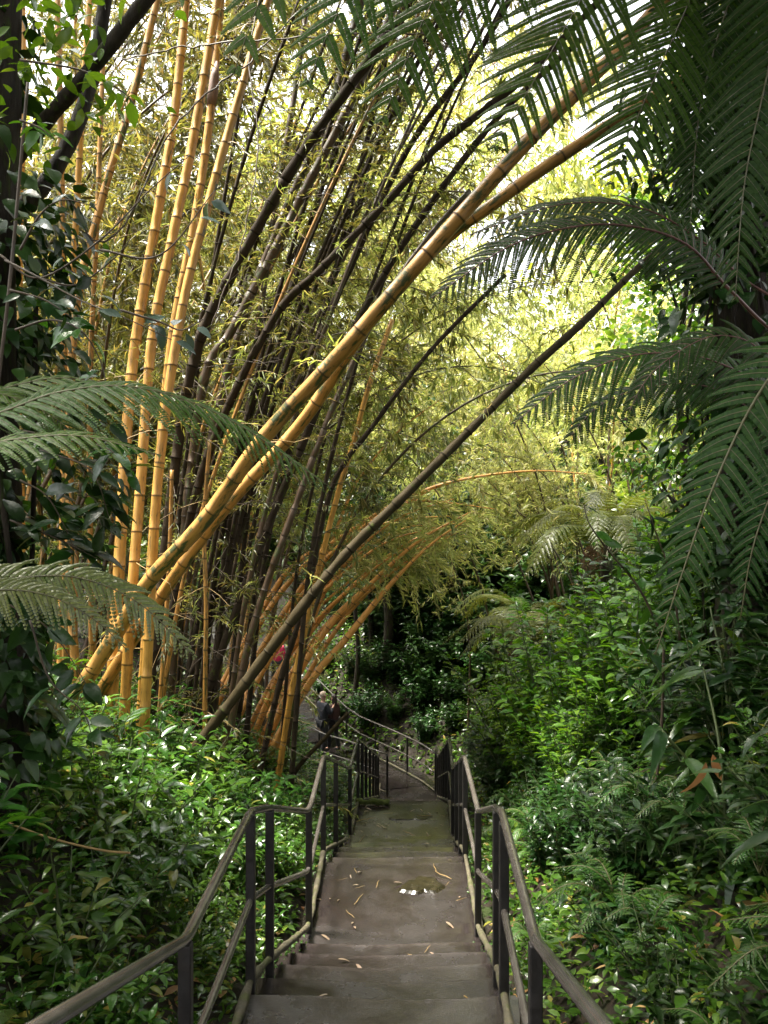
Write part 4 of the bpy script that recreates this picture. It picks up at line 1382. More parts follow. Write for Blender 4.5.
def vine(name, label, x, y, z0, z1, rad, n, lm, ll=(.12, .22), tpl=HEART, wx=0.0):
    """creeper hugging a trunk: leaves hang outward and down all round it"""
    mb_ = MB()
    zz_ = U(z0, z1, n)
    a = U(0, 2 * PI, n)
    bul = 1 + .45 * np.sin(zz_ * 1.9 + 2 * np.sin(a)) + .25 * np.sin(zz_ * 4.3 + a * 2)
    r = rad * bul * np.sqrt(U(.35, 1, n))
    pos = np.stack([x + wx * (zz_ - z0) + np.cos(a) * r, y + np.sin(a) * r, zz_], 1)
    yd = nrm(np.stack([np.cos(a), np.sin(a), U(-1.3, .1, n)], 1) + rng.normal(0, .3, (n, 3)))
    up = nrm(np.stack([np.cos(a) * .6, np.sin(a) * .6, np.full(n, .8)], 1) + rng.normal(0, .3, (n, 3)))
    ln = U(ll[0], ll[1], n)
    base = np.array([x, y, z0])
    root = thing(name, label, 'vine', tuple(base))
    scatter_mix(mb_, tpl, pos - base, yd, up, ln, ln * .85)
    mb_.build('foliage', M[lm], root)
    sm = MB()
    for k in range(7):
        t = np.linspace(0, 1, 22)
        aa = U(0, 6.28) + t * U(-5, 5)
        zz2 = t * (z1 - z0) * U(.6, 1)
        q = np.stack([wx * zz2 + np.cos(aa) * rad * .62, np.sin(aa) * rad * .62, zz2], 1)
        V, f, c = tube(q, U(.008, .02), 6)
        sm.add(V, f, 0, c)
    sm.build('stem', M['bark'], root)
    return root


# left: vine-clad trunk with a slanting branch
x0, y0 = -2.42, 5.1
g0 = G(x0, y0)
t1 = thing('tree', 'dark tree with a thick bare branch slanting up at the upper left', 'tree', (x0, y0, g0))
o = np.array([x0, y0, g0])
mb = MB()
limb(mb, [[0, 0, -.2], [.02, 0, 1.2], [-.03, 0, 3], [0, .05, 5.5], [-.1, .1, 9]], .20, .14, 14)
mb.build('trunk', M['bark'], t1)
mb = MB(); limb(mb, [P(-8, 190, 5.55) - o, P(40, 128, 5.3) - o, P(92, 68, 5.1) - o, P(152, -8, 5.0) - o, P(200, -70, 5.0) - o], .052, .040, 12); mb.build('branch', M['bark'], t1)
mb = MB(); limb(mb, [P(-8, 230, 5.6) - o, P(40, 190, 5.7) - o, P(75, 130, 5.8) - o, P(95, 60, 5.9) - o, P(110, -30, 6) - o], .06, .045, 12); mb.build('branch', M['bark'], t1)
mb = MB(); limb(mb, [P(2, 260, 5.6) - o, P(6, 120, 5.5) - o, P(10, 0, 5.4) - o, P(10, -60, 5.4) - o], .06, .05, 12); mb.build('branch', M['bark'], t1)
lf = MB()
tips = [P(*q) - o for q in ((20, 20, 4.6), (70, 10, 4.4), (50, 50, 4.5), (20, 70, 4.5), (90, 20, 4.6), (100, -30, 4.5), (30, -30, 4.4), (20, 135, 4.8), (5, 130, 4.6), (100, 90, 4.8))]
leaves_around(lf, tips, 170, [.14, .2, .08], BROAD, (.08, .15), 1.25)
lf.build('foliage', M['bright'], t1)
lf = MB()
cy_ = U(-7, 6.6, 150)
cen = np.stack([U(-7.5, -.6, 150), cy_, np.maximum(6.0, .66 * cy_ + 2.0) + U(0, 2.6, 150)], 1) - o  # unseen canopy added above the frame to shade the near left bank
leaves_around(lf, cen, 13000, [.5, .5, .32], BROAD, (.2, .34))
lf.build('crown', M['tree'], t1)
vine('climbing_vine', 'mass of dark wet heart shaped leaves climbing the left trunk', x0 - .08, y0 - .05, g0 + .5, g0 + 3.9, .56, 2600, 'dark', (.08, .17))
vine('climbing_vine', 'thinner creeper high on the left trunk above the dark leaf mass', x0 - .1, y0, g0 + 4.2, g0 + 8, .28, 200, 'dark', (.12, .2))


# broad leaved sapling whose thin branches cross in front of the yellow culms
def branchlet(root, o_, pts, r, leaves, ll, lm, tpl=ROUND, wsc=.85, seed=0):
    p = catmull([np.array(q) - o_ for q in pts], 8)
    b = MB(); V, f, c = tube(p, np.linspace(r, r * .3, len(p)), 6); b.add(V, f, 0, c)
    br = b.build('branch', M['twig'], root)
    k = U(.15, 1, leaves) * arclen(p)[-1]
    pos = resample(p, k)
    yd = nrm(rng.normal(0, 1, (leaves, 3)) * [1, .8, .5] + [.2, 0, -.25])
    up = nrm(rng.normal(0, .5, (leaves, 3)) + [0, -.5, 1])
    l_ = MB()
    ln = U(ll[0], ll[1], leaves)
    scatter_mix(l_, tpl, pos + yd * .02, yd, up, ln, ln * wsc)
    l_.build('foliage', M[lm], root)


sx, sy = -2.15, 4.3
sap = thing('sapling', 'thin sapling with grey glossy leaves crossing in front of the yellow culms', 'sapling', (sx, sy, G(sx, sy)))
o = np.array(sap.location)
b = MB(); limb(b, [[0, 0, -.1], [.02, 0, 1.0], [.10, 0, 2.2], [.22, -.02, 3.2], [.3, 0, 4.2]], .013, .008, 8); b.build('trunk', M['twig'], sap)
for pts, nl, lm in (([P(5, 260, 3.7), P(40, 278, 3.65), P(80, 300, 3.6), P(125, 318, 3.5), P(172, 340, 3.5)], 9, 'grey'),
                    ([P(0, 255, 3.7), P(40, 278, 3.7), P(100, 240, 3.7), P(150, 190, 3.7), P(190, 155, 3.7)], 6, 'shrub'),
                    ([P(40, 278, 3.7), P(75, 285, 3.7), P(110, 262, 3.7), P(130, 240, 3.7)], 6, 'dark'),
                    ([P(20, 250, 3.6), P(40, 215, 3.6), P(62, 200, 3.5), P(90, 205, 3.5)], 9, 'grey'),
                    ([P(15, 330, 3.6), P(50, 320, 3.6), P(80, 330, 3.5), P(100, 360, 3.5), P(108, 395, 3.5)], 9, 'shrub'),
                    ([P(10, 290, 3.5), P(45, 300, 3.5), P(75, 320, 3.45)], 9, 'dark'),
                    ([P(120, 310, 3.5), P(160, 322, 3.5), P(182, 330, 3.5), P(205, 318, 3.5)], 6, 'grey'),
                    ([P(100, 250, 3.6), P(160, 255, 3.6), P(215, 190, 3.6)], 4, 'grey'),
                    ([P(20, 60, 3.9), P(80, 70, 3.9), P(120, 90, 3.9), P(140, 110, 3.9)], 9, 'bright'),
                    ([P(20, 120, 3.9), P(40, 128, 3.9), P(55, 140, 3.9)], 8, 'bright')):
    branchlet(sap, o, pts, .006, nl, (.075, .125), lm)
# big leaved climber hanging below the left frond
bl = thing('climbing_vine', 'creeper with large drooping green leaves below the left fern frond', 'vine', tuple(P(60, 470, 4.4)))
o = np.array(bl.location)
for pts, nl, lm in (([P(20, 430, 4.4), P(70, 440, 4.3), P(110, 450, 4.2), P(130, 480, 4.2)], 9, 'shrub'), ([P(40, 450, 4.4), P(90, 470, 4.3), P(110, 520, 4.3)], 10, 'dark'),
                    ([P(20, 480, 4.3), P(50, 500, 4.3), P(80, 560, 4.3)], 10, 'dark'), ([P(10, 520, 4.3), P(60, 540, 4.3), P(100, 560, 4.3)], 10, 'dark'), ([P(0, 600, 4.3), P(50, 630, 4.3), P(90, 690, 4.3)], 12, 'dark'),
                    ([P(30, 620, 4.2), P(50, 680, 4.2), P(85, 715, 4.2), P(95, 762, 4.2)], 4, 'dark')):
    branchlet(bl, o, pts, .006, nl + 5, (.11, .20), lm, BROAD, 1.25)

# right: dark trunk smothered in creeper, plus an unseen canopy added for shade
x0, y0 = 3.05, 7.0
g0 = G(x0, y0)
t2 = thing('tree', 'dark trunked tree smothered in creeper at the right edge', 'tree', (x0, y0, g0))
o = np.array([x0, y0, g0])
mb = MB()
limb(mb, [[0, 0, -.2], [.05, 0, 1.5], [0, .05, 4], [.1, 0, 7], [.2, 0, 11]], .30, .18, 14)
mb.build('trunk', M['bark'], t2)
for q in ([[.05, 0, 4.5], [-.5, -.3, 5.6], [-1.3, -.8, 6.8], [-2.2, -1.2, 8]], [[.1, 0, 6], [.9, .3, 7], [1.8, .4, 8.5]], [[.1, 0, 5], [.2, -.9, 6.3], [.2, -2.2, 7.5]]):
    b = MB(); limb(b, q, .1, .04, 8); b.build('branch', M['bark'], t2)
lf = MB()
cy_ = U(-7, 11.5, 260)
cen = np.stack([U(-1.6, 6.5, 260), cy_, np.maximum(6.0, .66 * cy_ + 2.0) + U(0, 2.6, 260)], 1) - o  # unseen canopy over camera and stairs, added to darken the foreground
leaves_around(lf, cen, 38000, [.5, .5, .32], BROAD, (.2, .34))
cen = np.array([P(*q) - o for q in ((700, 20, 6.6), (740, 40, 6.4), (690, 70, 6.6), (735, 110, 6.4), (690, 150, 6.6), (730, 190, 6.4), (760, 240, 6.3), (755, 150, 6.2), (720, 60, 7), (700, 250, 6.8), (680, 200, 6.9), (760, 60, 6.2))])
leaves_around(lf, cen, 1500, [.24, .3, .24], BROAD, (.10, .18), down=.5)
lf.build('crown', M['dark'], t2)
vine('climbing_vine', 'dark creeper wrapped round the right hand trunk', x0, y0, g0 + .3, g0 + 5.6, .55, 1150, 'dark', (.13, .24))

# small leaved tree behind, against the sky
def simple_tree(x, y, h, rad, label, lm, nleaf, ll, name='tree', cz=.55, tr=.12, tpl=ROUND, ncl=34, sig=.5, lab2=None):
    g = G(x, y)
    root = thing(name, label, 'tree', (x, y, g))
    b = MB()
    limb(b, [[0, 0, -.3], [.1, 0, h * .3], [-.1, .1, h * .6], [.1, 0, h * .95]], tr, tr * .3, 8)
    cl = []
    for i in range(ncl):
        k = U(cz * .75, 1.0)
        a = U(0, 6.28)
        r = rad * math.sqrt(U(.05, 1)) * math.sin(PI * min(.97, max(.12, (k - cz * .6) / (1.08 - cz * .6)))) ** .6
        e = np.array([math.cos(a) * r, math.sin(a) * r, h * k])
        cl.append(e)
        if i % 2 == 0:
            s0 = np.array([0, 0, h * k * .72])
            limb(b, [s0, (s0 + e) / 2 + [0, 0, -.1 * r], e], tr * .3, tr * .08, 5, 4)
    b.build('trunk', M['bark'], root)
    l_ = MB()
    leaves_around(l_, cl, nleaf, [sig * rad * .34, sig * rad * .34, sig * rad * .25], tpl, ll)
    l_.build('crown', M[lm], root)
    return root


simple_tree(5.3, 14.5, 7.8, 1.5, 'small leaved tree standing against the bright sky at the right', 'shrub', 2200, (.10, .17), cz=.5)
simple_tree(6.6, 12, 9.5, 2.2, 'dense dark tree behind the creeper covered trunk', 'dark', 3800, (.14, .24), cz=.45)
simple_tree(8.5, 19, 11, 3.0, 'dark green tree high on the right bank', 'tree', 4800, (.16, .26), cz=.45)
simple_tree(-7.5, 8.0, 10.5, 2.6, 'shady tree behind the vine covered trunk at the left', 'dark', 4200, (.14, .24), cz=.4)
simple_tree(-11, 12, 12, 3.2, 'shady tree far left behind the yellow culms', 'tree', 5200, (.16, .26), cz=.35)
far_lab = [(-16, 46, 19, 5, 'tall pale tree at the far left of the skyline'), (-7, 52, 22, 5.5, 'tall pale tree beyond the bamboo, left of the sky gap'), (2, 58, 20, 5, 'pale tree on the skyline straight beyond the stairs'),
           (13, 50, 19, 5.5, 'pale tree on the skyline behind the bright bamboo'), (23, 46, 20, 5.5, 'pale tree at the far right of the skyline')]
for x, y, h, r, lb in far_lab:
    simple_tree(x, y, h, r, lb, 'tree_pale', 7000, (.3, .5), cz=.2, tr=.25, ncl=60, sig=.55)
# trunks standing in the dark hollow
for i, (px, w, d, lb) in enumerate(((384, .16, 26, 'slim dark tree trunk standing behind the far path railing'), (372, .10, 27, 'thinner dark trunk just left of the one behind the far railing'), (352, .08, 25.5, 'crooked thin trunk near the couple'), (402, .09, 28, 'thin leaning trunk in the middle of the dark hollow'))):
    q = P(px, 740, d)
    g = G(q[0], q[1])
    root = thing('tree', lb, 'tree', (q[0], q[1], g))
    b = MB()
    limb(b, [[0, 0, -.3], [U(-.1, .2), 0, 1.5], [U(-.1, .3), 0, 3.4], [U(0, .5), 0, 5.4], [U(.2, .8), 0, 8]], w, w * .5, 8)
    for k in range(4):
        h = U(2.5, 6); a = U(0, 6.28)
        limb(b, [[.1, 0, h], [.1 + math.cos(a) * .8, math.sin(a) * .8, h + .8], [.1 + math.cos(a) * 1.7, math.sin(a) * 1.7, h + 1.2]], w * .35, w * .1, 5, 4)
    b.build('trunk', M['bark'], root)
    l_ = MB()
    leaves_around(l_, np.stack([U(-1.5, 1.8, 14), U(-1.2, 1.2, 14), U(3.5, 8, 14)], 1), 900, [.5, .5, .3], ROUND, (.14, .24))
    l_.build('crown', M['dark'], root)

# heliconia-like plants at the lower right with long blades, one leaf dead
def longleaf(x, y, n, H, ll, label, lm='dark', sc=1.0, orange=0):
    root = thing('ginger_plant', label, 'plant', (x, y, G(x, y)))
    s_, l_, d_ = MB(), MB(), MB()
    for i in range(n):
        a = U(0, 6.28)
        h = H * U(.6, 1)
        tip = np.array([math.cos(a) * .35, math.sin(a) * .35, h])
        p = catmull([[0, 0, -.1], tip * [.3, .3, .6], tip], 6)
        V, f, c = tube(p, np.linspace(.012, .006, len(p)), 6); s_.add(V, f, 0, c)
        m = 8
        k = np.linspace(.35, 1, m)
        pos = resample(p, k * arclen(p)[-1])
        az = a + np.where(np.arange(m) % 2, 1.2, -1.2) + rng.normal(0, .3, m)
        yd = np.stack([np.cos(az), np.sin(az), U(-.1, .6, m)], 1)
        ln = U(*ll, m)
        scatter_mix(l_, LONG, pos, yd, nrm(rng.normal(0, .2, (m, 3)) + [0, 0, 1]), ln, ln * 1.1)
    s_.build('stem', M['stem'], root)
    l_.build('foliage', M[lm], root)
    for k in range(orange):
        q = P(706 + 30 * k, 762, math.hypot(y, 0) - .35) - np.array(root.location)
        scatter(d_, LONG[1], np.array([q]), np.array([[-.25, -.1, -1.0]]), np.array([[.5, -1.0, .1]]), .20, .26)
        scatter(d_, LONG[0], np.array([q + [.05, .05, .02]]), np.array([[.3, .1, -.9]]), np.array([[-.5, -1.0, .2]]), .17, .22)
        d_.build('dead_leaf', M['deadleaf'], root)['label'] = 'orange brown dead leaf hanging down'
    return root


longleaf(1.75, 4.2, 5, 1.1, (.24, .38), 'long leaved plant with one orange dead leaf hanging down', orange=1)
longleaf(1.55, 2.7, 4, .55, (.2, .32), 'long bladed dark plant at the lower right corner')
longleaf(2.2, 5.2, 5, 1.4, (.28, .42), 'long leaved plant behind the one with the dead leaf', 'shrub')
longleaf(1.95, 3.3, 4, .8, (.22, .34), 'dark long bladed plant at the right edge beneath the huge frond')
longleaf(-1.85, 3.1, 3, .5, (.16, .26), 'low long bladed plant at the lower left corner', 'shrub')

# ------------------------------------------------------------------ small things
rng = np.random.default_rng(107); random.seed(107)
# tilted sprig of big leaves standing above the right shrubs
spx = thing('sapling', 'dark sapling with wet drooping leaves standing out above the right hand shrubs', 'sapling', (1.75, 5.6, G(1.75, 5.6)))
o = np.array(spx.location)
branchlet(spx, o, [P(664, 640, 5.6), P(640, 590, 5.5), P(612, 555, 5.4), P(590, 525, 5.3), P(584, 505, 5.3)], .009, 15, (.09, .15), 'shrub', BROAD, 1.25)
branchlet(spx, o, [P(680, 640, 5.6), P(672, 580, 5.5), P(655, 530, 5.4), P(645, 500, 5.4)], .009, 15, (.12, .19), 'dark', BROAD, 1.25)
b = MB(); limb(b, [[0, 0, -.1], (P(672, 660, 5.6) - o) * .6, P(664, 640, 5.6) - o], .012, .009, 6); b.build('trunk', M['twig'], spx)

# fallen bamboo leaves, sticks on the steps
stick_i = 0
def on_step(y, t):
    return np.array([pc(y) + t, y, zp(y) + .004])


G1, G2 = 'fallen leaves on the wet steps', 'fallen twigs on the wet steps'
leafm = MB(); scatter(leafm, LONG[0], np.zeros((1, 3)), np.array([[0, 1.0, 0]]), np.array([[0, 0, 1.0]]), .15, .17); leafm = leafm.mesh('fallen_leaf', M['straw_leaf'])
stm = MB(); V, f, c = tube(np.array([[0, 0, 0], [.01, .1, .004], [0, .22, 0], [.02, .33, .006]]), [.006, .006, .005, .003], 6); stm.add(V, f); stm = stm.mesh('fallen_twig', M['straw_twig'])
for i in range(110):
    y = random.choice([U(4.6, 8.2), U(6.5, 12.8), U(11.4, 12.8)])
    t = (random.choice([-1, -1, 1]) * U(.25, .66)) if random.random() < .7 else U(-.6, .6)
    if any(abs(y - l[0]) < .09 for l in lips):
        continue
    lf_ = i % 3 != 0
    o = obj('fallen_leaf' if lf_ else 'fallen_twig', leafm if lf_ else stm)
    p = on_step(y, t)
    o.location = tuple(p + [0, 0, .008])
    o.rotation_euler = (0, U(-.1, .1), U(0, 6.28))
    s = U(.35, .9) if lf_ else U(.25, .75)
    o.scale = (s, s, s)
    if lf_:
        tag(o, 'narrow pale fallen leaf lying on the wet concrete steps', 'leaf', G1)
    else:
        tag(o, 'short pale fallen twig lying on the wet concrete steps', 'twig', G2)

def puddle(cx, cy, rx, ry, label):
    a_ = np.linspace(0, 2 * PI, 40, endpoint=False)
    rr_ = 1 + .22 * np.sin(a_ * 2 + 1) + .16 * np.sin(a_ * 3 + cx * 9) + .10 * np.sin(a_ * 7 + 2)
    z_ = zp(cy) + .006
    V = np.stack([cx + rx * rr_ * np.cos(a_), cy + ry * rr_ * np.sin(a_), np.full(40, z_)], 1)
    V = np.vstack([V, V * [1, 1, 1] + np.stack([np.cos(a_) * .03, np.sin(a_) * .03, np.full(40, -.02)], 1), [[cx, cy, z_]]])
    i_ = np.arange(40)
    b_ = MB().add(V, [np.stack([np.full(40, 80), i_, (i_ + 1) % 40], 1), np.stack([i_, i_ + 40, (i_ + 1) % 40 + 40, (i_ + 1) % 40], 1)])
    kind(b_.build('puddle', M['puddle'], smooth=False), 'structure', label)


M['puddle'] = noise_mat('puddle_water', [(.35, (.008, .007, .004)), (.6, (.022, .018, .009)), (.75, (.05, .043, .025))], 16, (.18, .3), 0, spec=.5, rscale=9)
puddle(.36, 7.78, .15, .17, 'small brown puddle with algae on the lower landing')
puddle(.42, 12.35, .24, .16, 'shallow puddle near the top of the last flight')

# bare creeper strands crossing the upper left
for pts, lb in (([P(120, 60, 7), P(200, 45, 7), P(300, 38, 7), P(420, 34, 7), P(470, 60, 7)], 'thin bare creeper strand running level across the top of the culms'),
                ([P(60, 190, 5), P(110, 240, 5), P(180, 120, 5.5), P(250, 60, 6), P(330, -20, 6.5)], 'thin bare creeper strand rising across the yellow culms'),
                ([P(210, 330, 7), P(245, 230, 7.2), P(258, 140, 7.4), P(250, 60, 7.6), P(262, -20, 7.8)], 'loose bare creeper strand hanging beside the rightmost yellow culm')):
    pts = np.array(pts)
    b = MB(); q = catmull(pts - pts[0], 10); V, f, c = tube(q + rng.normal(0, .006, q.shape), .006, 6); b.add(V, f)
    tag(b.build('creeper_strand', M['twig']), lb, 'vine').location = tuple(pts[0])
pts = np.array([P(5, 822, 4.2), P(50, 838, 4.3), P(100, 850, 4.4), P(130, 853, 4.5)])
b = MB(); V, f, c = tube(catmull(pts - pts[0], 8), .006, 6); b.add(V, f)
tag(b.build('fallen_twig', M['straw_twig']), 'long yellow fallen twig lying on the shrubs at the lower left', 'twig').location = tuple(pts[0])

# ------------------------------------------------------------------ people
rng = np.random.default_rng(108); random.seed(108)
def plain(name, col, rough=.7):
    m, nt, out = new_mat(name)
    b = N(nt, 'ShaderNodeBsdfPrincipled', Roughness=rough)
    b.inputs['Base Color'].default_value = (*col, 1)
    no = N(nt, 'ShaderNodeTexNoise', **{'Scale': 25.0})
    tc = N(nt, 'ShaderNodeTexCoord')
    nt.links.new(tc.outputs['Object'], no.inputs['Vector'])
    bp = N(nt, 'ShaderNodeBump', **{'Strength': .3, 'Distance': .02})
    nt.links.new(no.outputs['Fac'], bp.inputs['Height'])
    nt.links.new(bp.outputs['Normal'], b.inputs['Normal'])
    nt.links.new(b.outputs[0], out.inputs[0])
    return m


def skin_obj(name, verts, edges, radii, mat, parent, root=0, sub=2):
    me = bpy.data.meshes.new(name)
    me.from_pydata([tuple(v) for v in verts], edges, [])
    me.materials.append(mat)
    o = obj(name, me, parent)
    sk_ = o.modifiers.new('Skin', 'SKIN')
    sk_.use_smooth_shade = True
    if not me.skin_vertices:
        return o
    d = me.skin_vertices[0].data
    for i, r in enumerate(radii):
        d[i].radius = (r, r) if not isinstance(r, tuple) else r
    d[root].use_root = True
    sb = o.modifiers.new('Subdivision', 'SUBSURF')
    sb.levels = sub; sb.render_levels = sub
    return o


SKIN = plain('skin', (.42, .24, .17), .5)


def person(label, loc, rz, h, top, bottom, hair, hairshape='short', stride=.12, arms='down', hold=False):
    root = thing('person', label, 'person', loc)
    root.rotation_euler = (0, 0, rz)
    root.scale = (h / 1.75,) * 3
    s = stride
    J = dict(pel=(0, 0, .95), wst=(0, 0, 1.10), chs=(0, .01, 1.30), nk0=(0, .0, 1.46), nk1=(0, .01, 1.53), hd0=(0, .02, 1.62), hd1=(0, .02, 1.71),
             hl=(-.10, 0, .90), kl=(-.11, s * .6 + .02, .50), al=(-.11, s, .09), fl=(-.12, s + .15, .035),
             hr=(.10, 0, .90), kr=(.11, -s * .2 + .02, .50), ar=(.11, -s, .09), fr=(.12, -s + .15, .035),
             sl=(-.19, 0, 1.41), sr=(.19, 0, 1.41))
    if arms == 'down':
        J |= dict(el=(-.25, -.02, 1.13), wl=(-.25, .08, .89), er=(.25, -.02, 1.13), wr=(.25, .08, .89))
    else:
        J |= dict(el=(-.25, .06, 1.16), wl=(-.12, .26, 1.26), er=(.25, .06, 1.16), wr=(.10, .27, 1.28))
    names = list(J)
    ix = {k: i for i, k in enumerate(names)}
    E = [('pel', 'wst'), ('wst', 'chs'), ('chs', 'nk0'), ('nk0', 'nk1'), ('nk1', 'hd0'), ('hd0', 'hd1'), ('pel', 'hl'), ('hl', 'kl'), ('kl', 'al'), ('al', 'fl'), ('pel', 'hr'), ('hr', 'kr'), ('kr', 'ar'), ('ar', 'fr'),
         ('chs', 'sl'), ('sl', 'el'), ('el', 'wl'), ('chs', 'sr'), ('sr', 'er'), ('er', 'wr')]
    Rr = dict(pel=.13, wst=.12, chs=.14, nk0=.06, nk1=.055, hd0=.085, hd1=.075, hl=.085, kl=.058, al=.042, fl=.035, hr=.085, kr=.058, ar=.042, fr=.035, sl=.06, el=.043, wl=.03, sr=.06, er=.043, wr=.03)
    verts = [J[k] for k in names]; rad = [Rr[k] for k in names]; ed = [(ix[a], ix[b_]) for a, b_ in E]
    # hands: palm, thumb and four fingers rooted at the wrist
    for w, e in (('wl', 'el'), ('wr', 'er')):
        d = nrm(np.array(J[w]) - np.array(J[e]))
        sd = nrm(np.cross(d, [0, 1, .2]))
        pm = np.array(J[w]) + d * .075
        verts.append(tuple(pm)); rad.append(.03); pi_ = len(verts) - 1; ed.append((ix[w], pi_))
        for q in range(4):
            tip = pm + d * (.075 + .012 * (1 if q in (1, 2) else 0)) + sd * (q - 1.5) * .02 + np.array([0, .02, 0])
            verts.append(tuple(pm + d * .035 + sd * (q - 1.5) * .019)); rad.append(.010); ed.append((pi_, len(verts) - 1))
            verts.append(tuple(tip)); rad.append(.008); ed.append((len(verts) - 2, len(verts) - 1))
        verts.append(tuple(np.array(J[w]) + d * .08 + sd * .05)); rad.append(.011); ed.append((ix[w], len(verts) - 1))
    skin_obj('body', verts, ed, rad, SKIN, root)
    # jacket and trousers follow the body a little outside it
    jk = ['pel', 'wst', 'chs', 'nk0', 'sl', 'el', 'wl', 'sr', 'er', 'wr']
    jx = {k: i for i, k in enumerate(jk)}
    jv = [list(J[k]) for k in jk]
    jv[0][2] -= .06
    for w in ('wl', 'wr'):
        jv[jx[w]] = list(np.array(J[w]) * .92 + np.array(J['e' + w[1]]) * .08)
    skin_obj('jacket', jv, [(jx[a], jx[b_]) for a, b_ in (('pel', 'wst'), ('wst', 'chs'), ('chs', 'nk0'), ('chs', 'sl'), ('sl', 'el'), ('el', 'wl'), ('chs', 'sr'), ('sr', 'er'), ('er', 'wr'))], [(.19, .155), (.175, .145), (.19, .15), .075, .082, .063, .05, .082, .063, .05], top, root)
    tk = ['pel', 'hl', 'kl', 'al', 'hr', 'kr', 'ar']
    tx = {k: i for i, k in enumerate(tk)}
    skin_obj('trousers', [J[k] for k in tk], [(tx[a], tx[b_]) for a, b_ in (('pel', 'hl'), ('hl', 'kl'), ('kl', 'al'), ('pel', 'hr'), ('hr', 'kr'), ('kr', 'ar'))], [.15, .105, .078, .064, .105, .078, .064], bottom, root)
    for sd_, (a, f_) in (('l', ('al', 'fl')), ('r', ('ar', 'fr'))):
        skin_obj('shoe', [np.array(J[a]) + [0, -.04, -.04], np.array(J[a]) + [0, .05, -.04], np.array(J[f_]) + [0, .02, .005]], [(0, 1), (1, 2)], [.045, .048, .038], M['shoe'], root)
    b = MB()   # hair cap: upper back of the head
    hv = []
    for i in range(9):
        for j in range(14):
            th = PI * .62 * i / 8; ph = 2 * PI * j / 14
            r = np.array([.093, .108, .105])
            v = np.array([math.sin(th) * math.cos(ph), math.sin(th) * math.sin(ph), math.cos(th)]) * r
            if v[1] > .03 and v[2] < .035:
                v[1] = .03
            if hairshape == 'long' and i >= 6 and v[1] < .02:
                v[2] -= .09 * (i - 5)
            hv.append(v + np.array([0, .005, 1.675]))
    hf = [[i * 14 + j, (i + 1) * 14 + j, (i + 1) * 14 + (j + 1) % 14, i * 14 + (j + 1) % 14] for i in range(8) for j in range(14)]
    b.add(np.array(hv), [np.array(hf)])
    b.build('hair', hair, root)
    for sx_ in (-1, 1):
        e = MB(); V, f, c = tube(np.array([[sx_ * .034, .098, 1.665], [sx_ * .034, .108, 1.665]]), .012, 8); e.add(V, f); e.build('eye', M['shoe'], root)
        e = MB(); V, f, c = tube(np.array([[sx_ * .086, .01, 1.63], [sx_ * .097, .0, 1.655], [sx_ * .092, -.005, 1.685]]), [.010, .014, .010], 8); e.add(V, f); e.build('ear', SKIN, root)
    e = MB(); V, f, c = tube(np.array([[0, .10, 1.67], [0, .122, 1.635], [0, .112, 1.625]]), [.008, .015, .008], 8); e.add(V, f); e.build('nose', SKIN, root)
    e = MB(); V, f, c = tube(np.array([[-.024, .100, 1.595], [0, .108, 1.593], [.024, .100, 1.595]]), .006, 6); e.add(V, f); e.build('mouth', plain('lips', (.3, .1, .09)), root)
    return root


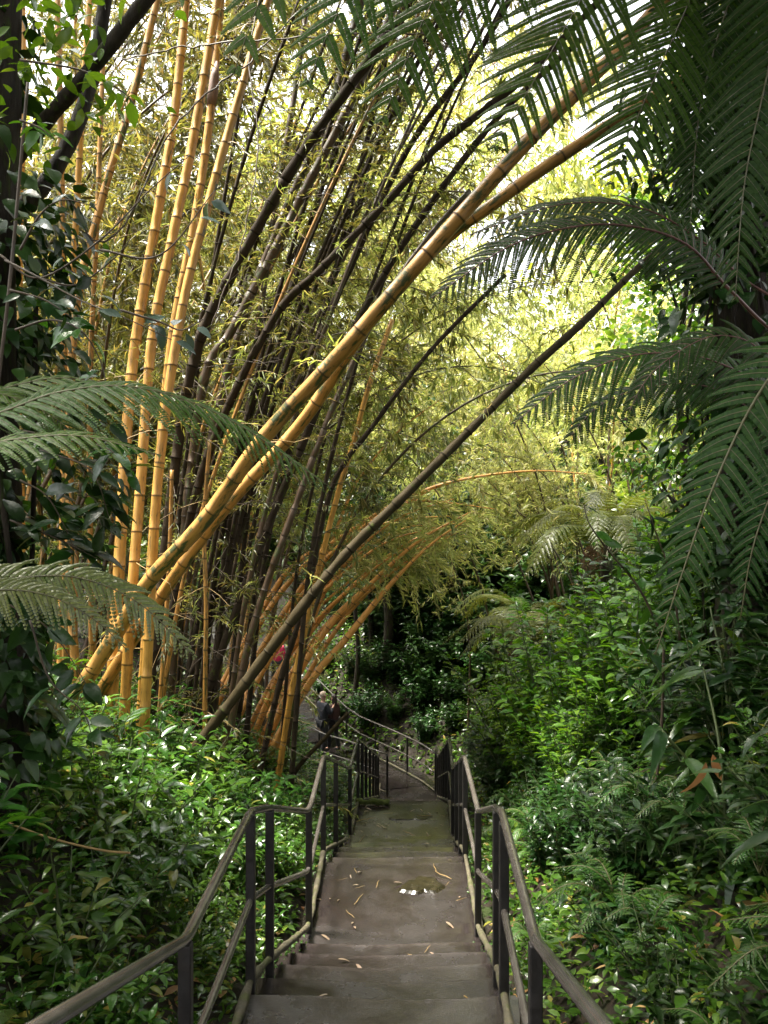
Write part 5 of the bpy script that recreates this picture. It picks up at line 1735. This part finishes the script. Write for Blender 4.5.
M['shoe'] = plain('dark_shoe', (.03, .028, .028), .4)
navy, black, red = plain('navy_jacket', (.012, .013, .02)), plain('black_cloth', (.015, .015, .018)), plain('red_jacket', (.75, .035, .14), .6)
maroon = plain('maroon_coat', (.05, .018, .017))
grey_hair, dark_hair = plain('grey_hair', (.34, .27, .21)), plain('dark_hair', (.02, .012, .009))
q = P(323, 757, 23.6)
person('grey haired walker in a dark navy jacket standing by the far railing', (q[0], q[1], ZL + .06), R_(-50), 1.75, navy, black, grey_hair, arms='up')
q = P(334, 757, 23.9)
person('dark haired companion in a maroon coat standing beside the navy jacket', (q[0], q[1], ZL + .06), R_(60), 1.60, maroon, black, dark_hair, 'long', arms='down')
q = P(277, 690, 27.0)
person('walker in a bright red jacket climbing the far path behind the bamboo', (q[0], q[1], -5.78), R_(20), 1.68, red, black, dark_hair, arms='down')

# ------------------------------------------------------------------ light, camera, world
rng = np.random.default_rng(109); random.seed(109)
sc = bpy.context.scene
w = bpy.data.worlds.new('World')
sc.world = w
w.use_nodes = True
nt = w.node_tree
nt.nodes.clear()
out = nt.nodes.new('ShaderNodeOutputWorld')
bg = nt.nodes.new('ShaderNodeBackground')
sky = nt.nodes.new('ShaderNodeTexSky')
sky.sky_type = 'NISHITA'
sky.sun_disc = False
sund = nrm(np.array([-.36, .06, 1.0]))
el = math.asin(sund[2]); az = math.atan2(sund[0], sund[1])
sky.sun_elevation = el
sky.sun_rotation = az
sky.dust_density = 4.0
sky.air_density = 1.0
hs = nt.nodes.new('ShaderNodeHueSaturation')
hs.inputs['Saturation'].default_value = .08
nt.links.new(sky.outputs[0], hs.inputs['Color'])
nt.links.new(hs.outputs[0], bg.inputs['Color'])
bg.inputs['Strength'].default_value = .15
nt.links.new(bg.outputs[0], out.inputs[0])
sl = bpy.data.lights.new('sun', 'SUN')
sl.energy = 5.0
sl.angle = R_(12)
sl.color = (1, .93, .80)
so = bpy.data.objects.new('sun', sl)
COL.objects.link(so)
so.rotation_euler = Vector(-sund).to_track_quat('-Z', 'Y').to_euler()

cam = bpy.data.cameras.new('camera')
cam.sensor_fit = 'VERTICAL'
cam.sensor_height = 36
cam.lens = F / 1024 * 36
cam.clip_start = .05
cam.clip_end = 2000
co = bpy.data.objects.new('camera', cam)
COL.objects.link(co)
co.location = (0, 0, 0)
co.rotation_euler = (R_(90), 0, 0)
sc.camera = co

sc.view_settings.view_transform = 'Standard'
sc.view_settings.look = 'None'
sc.view_settings.gamma = 1
sc.view_settings.exposure = 2.6
cy = sc.cycles
cy.max_bounces = 7
cy.diffuse_bounces = 4
cy.glossy_bounces = 3
cy.transmission_bounces = 4
cy.transparent_max_bounces = 4
cy.use_denoising = True
cy.caustics_reflective = False
cy.caustics_refractive = False
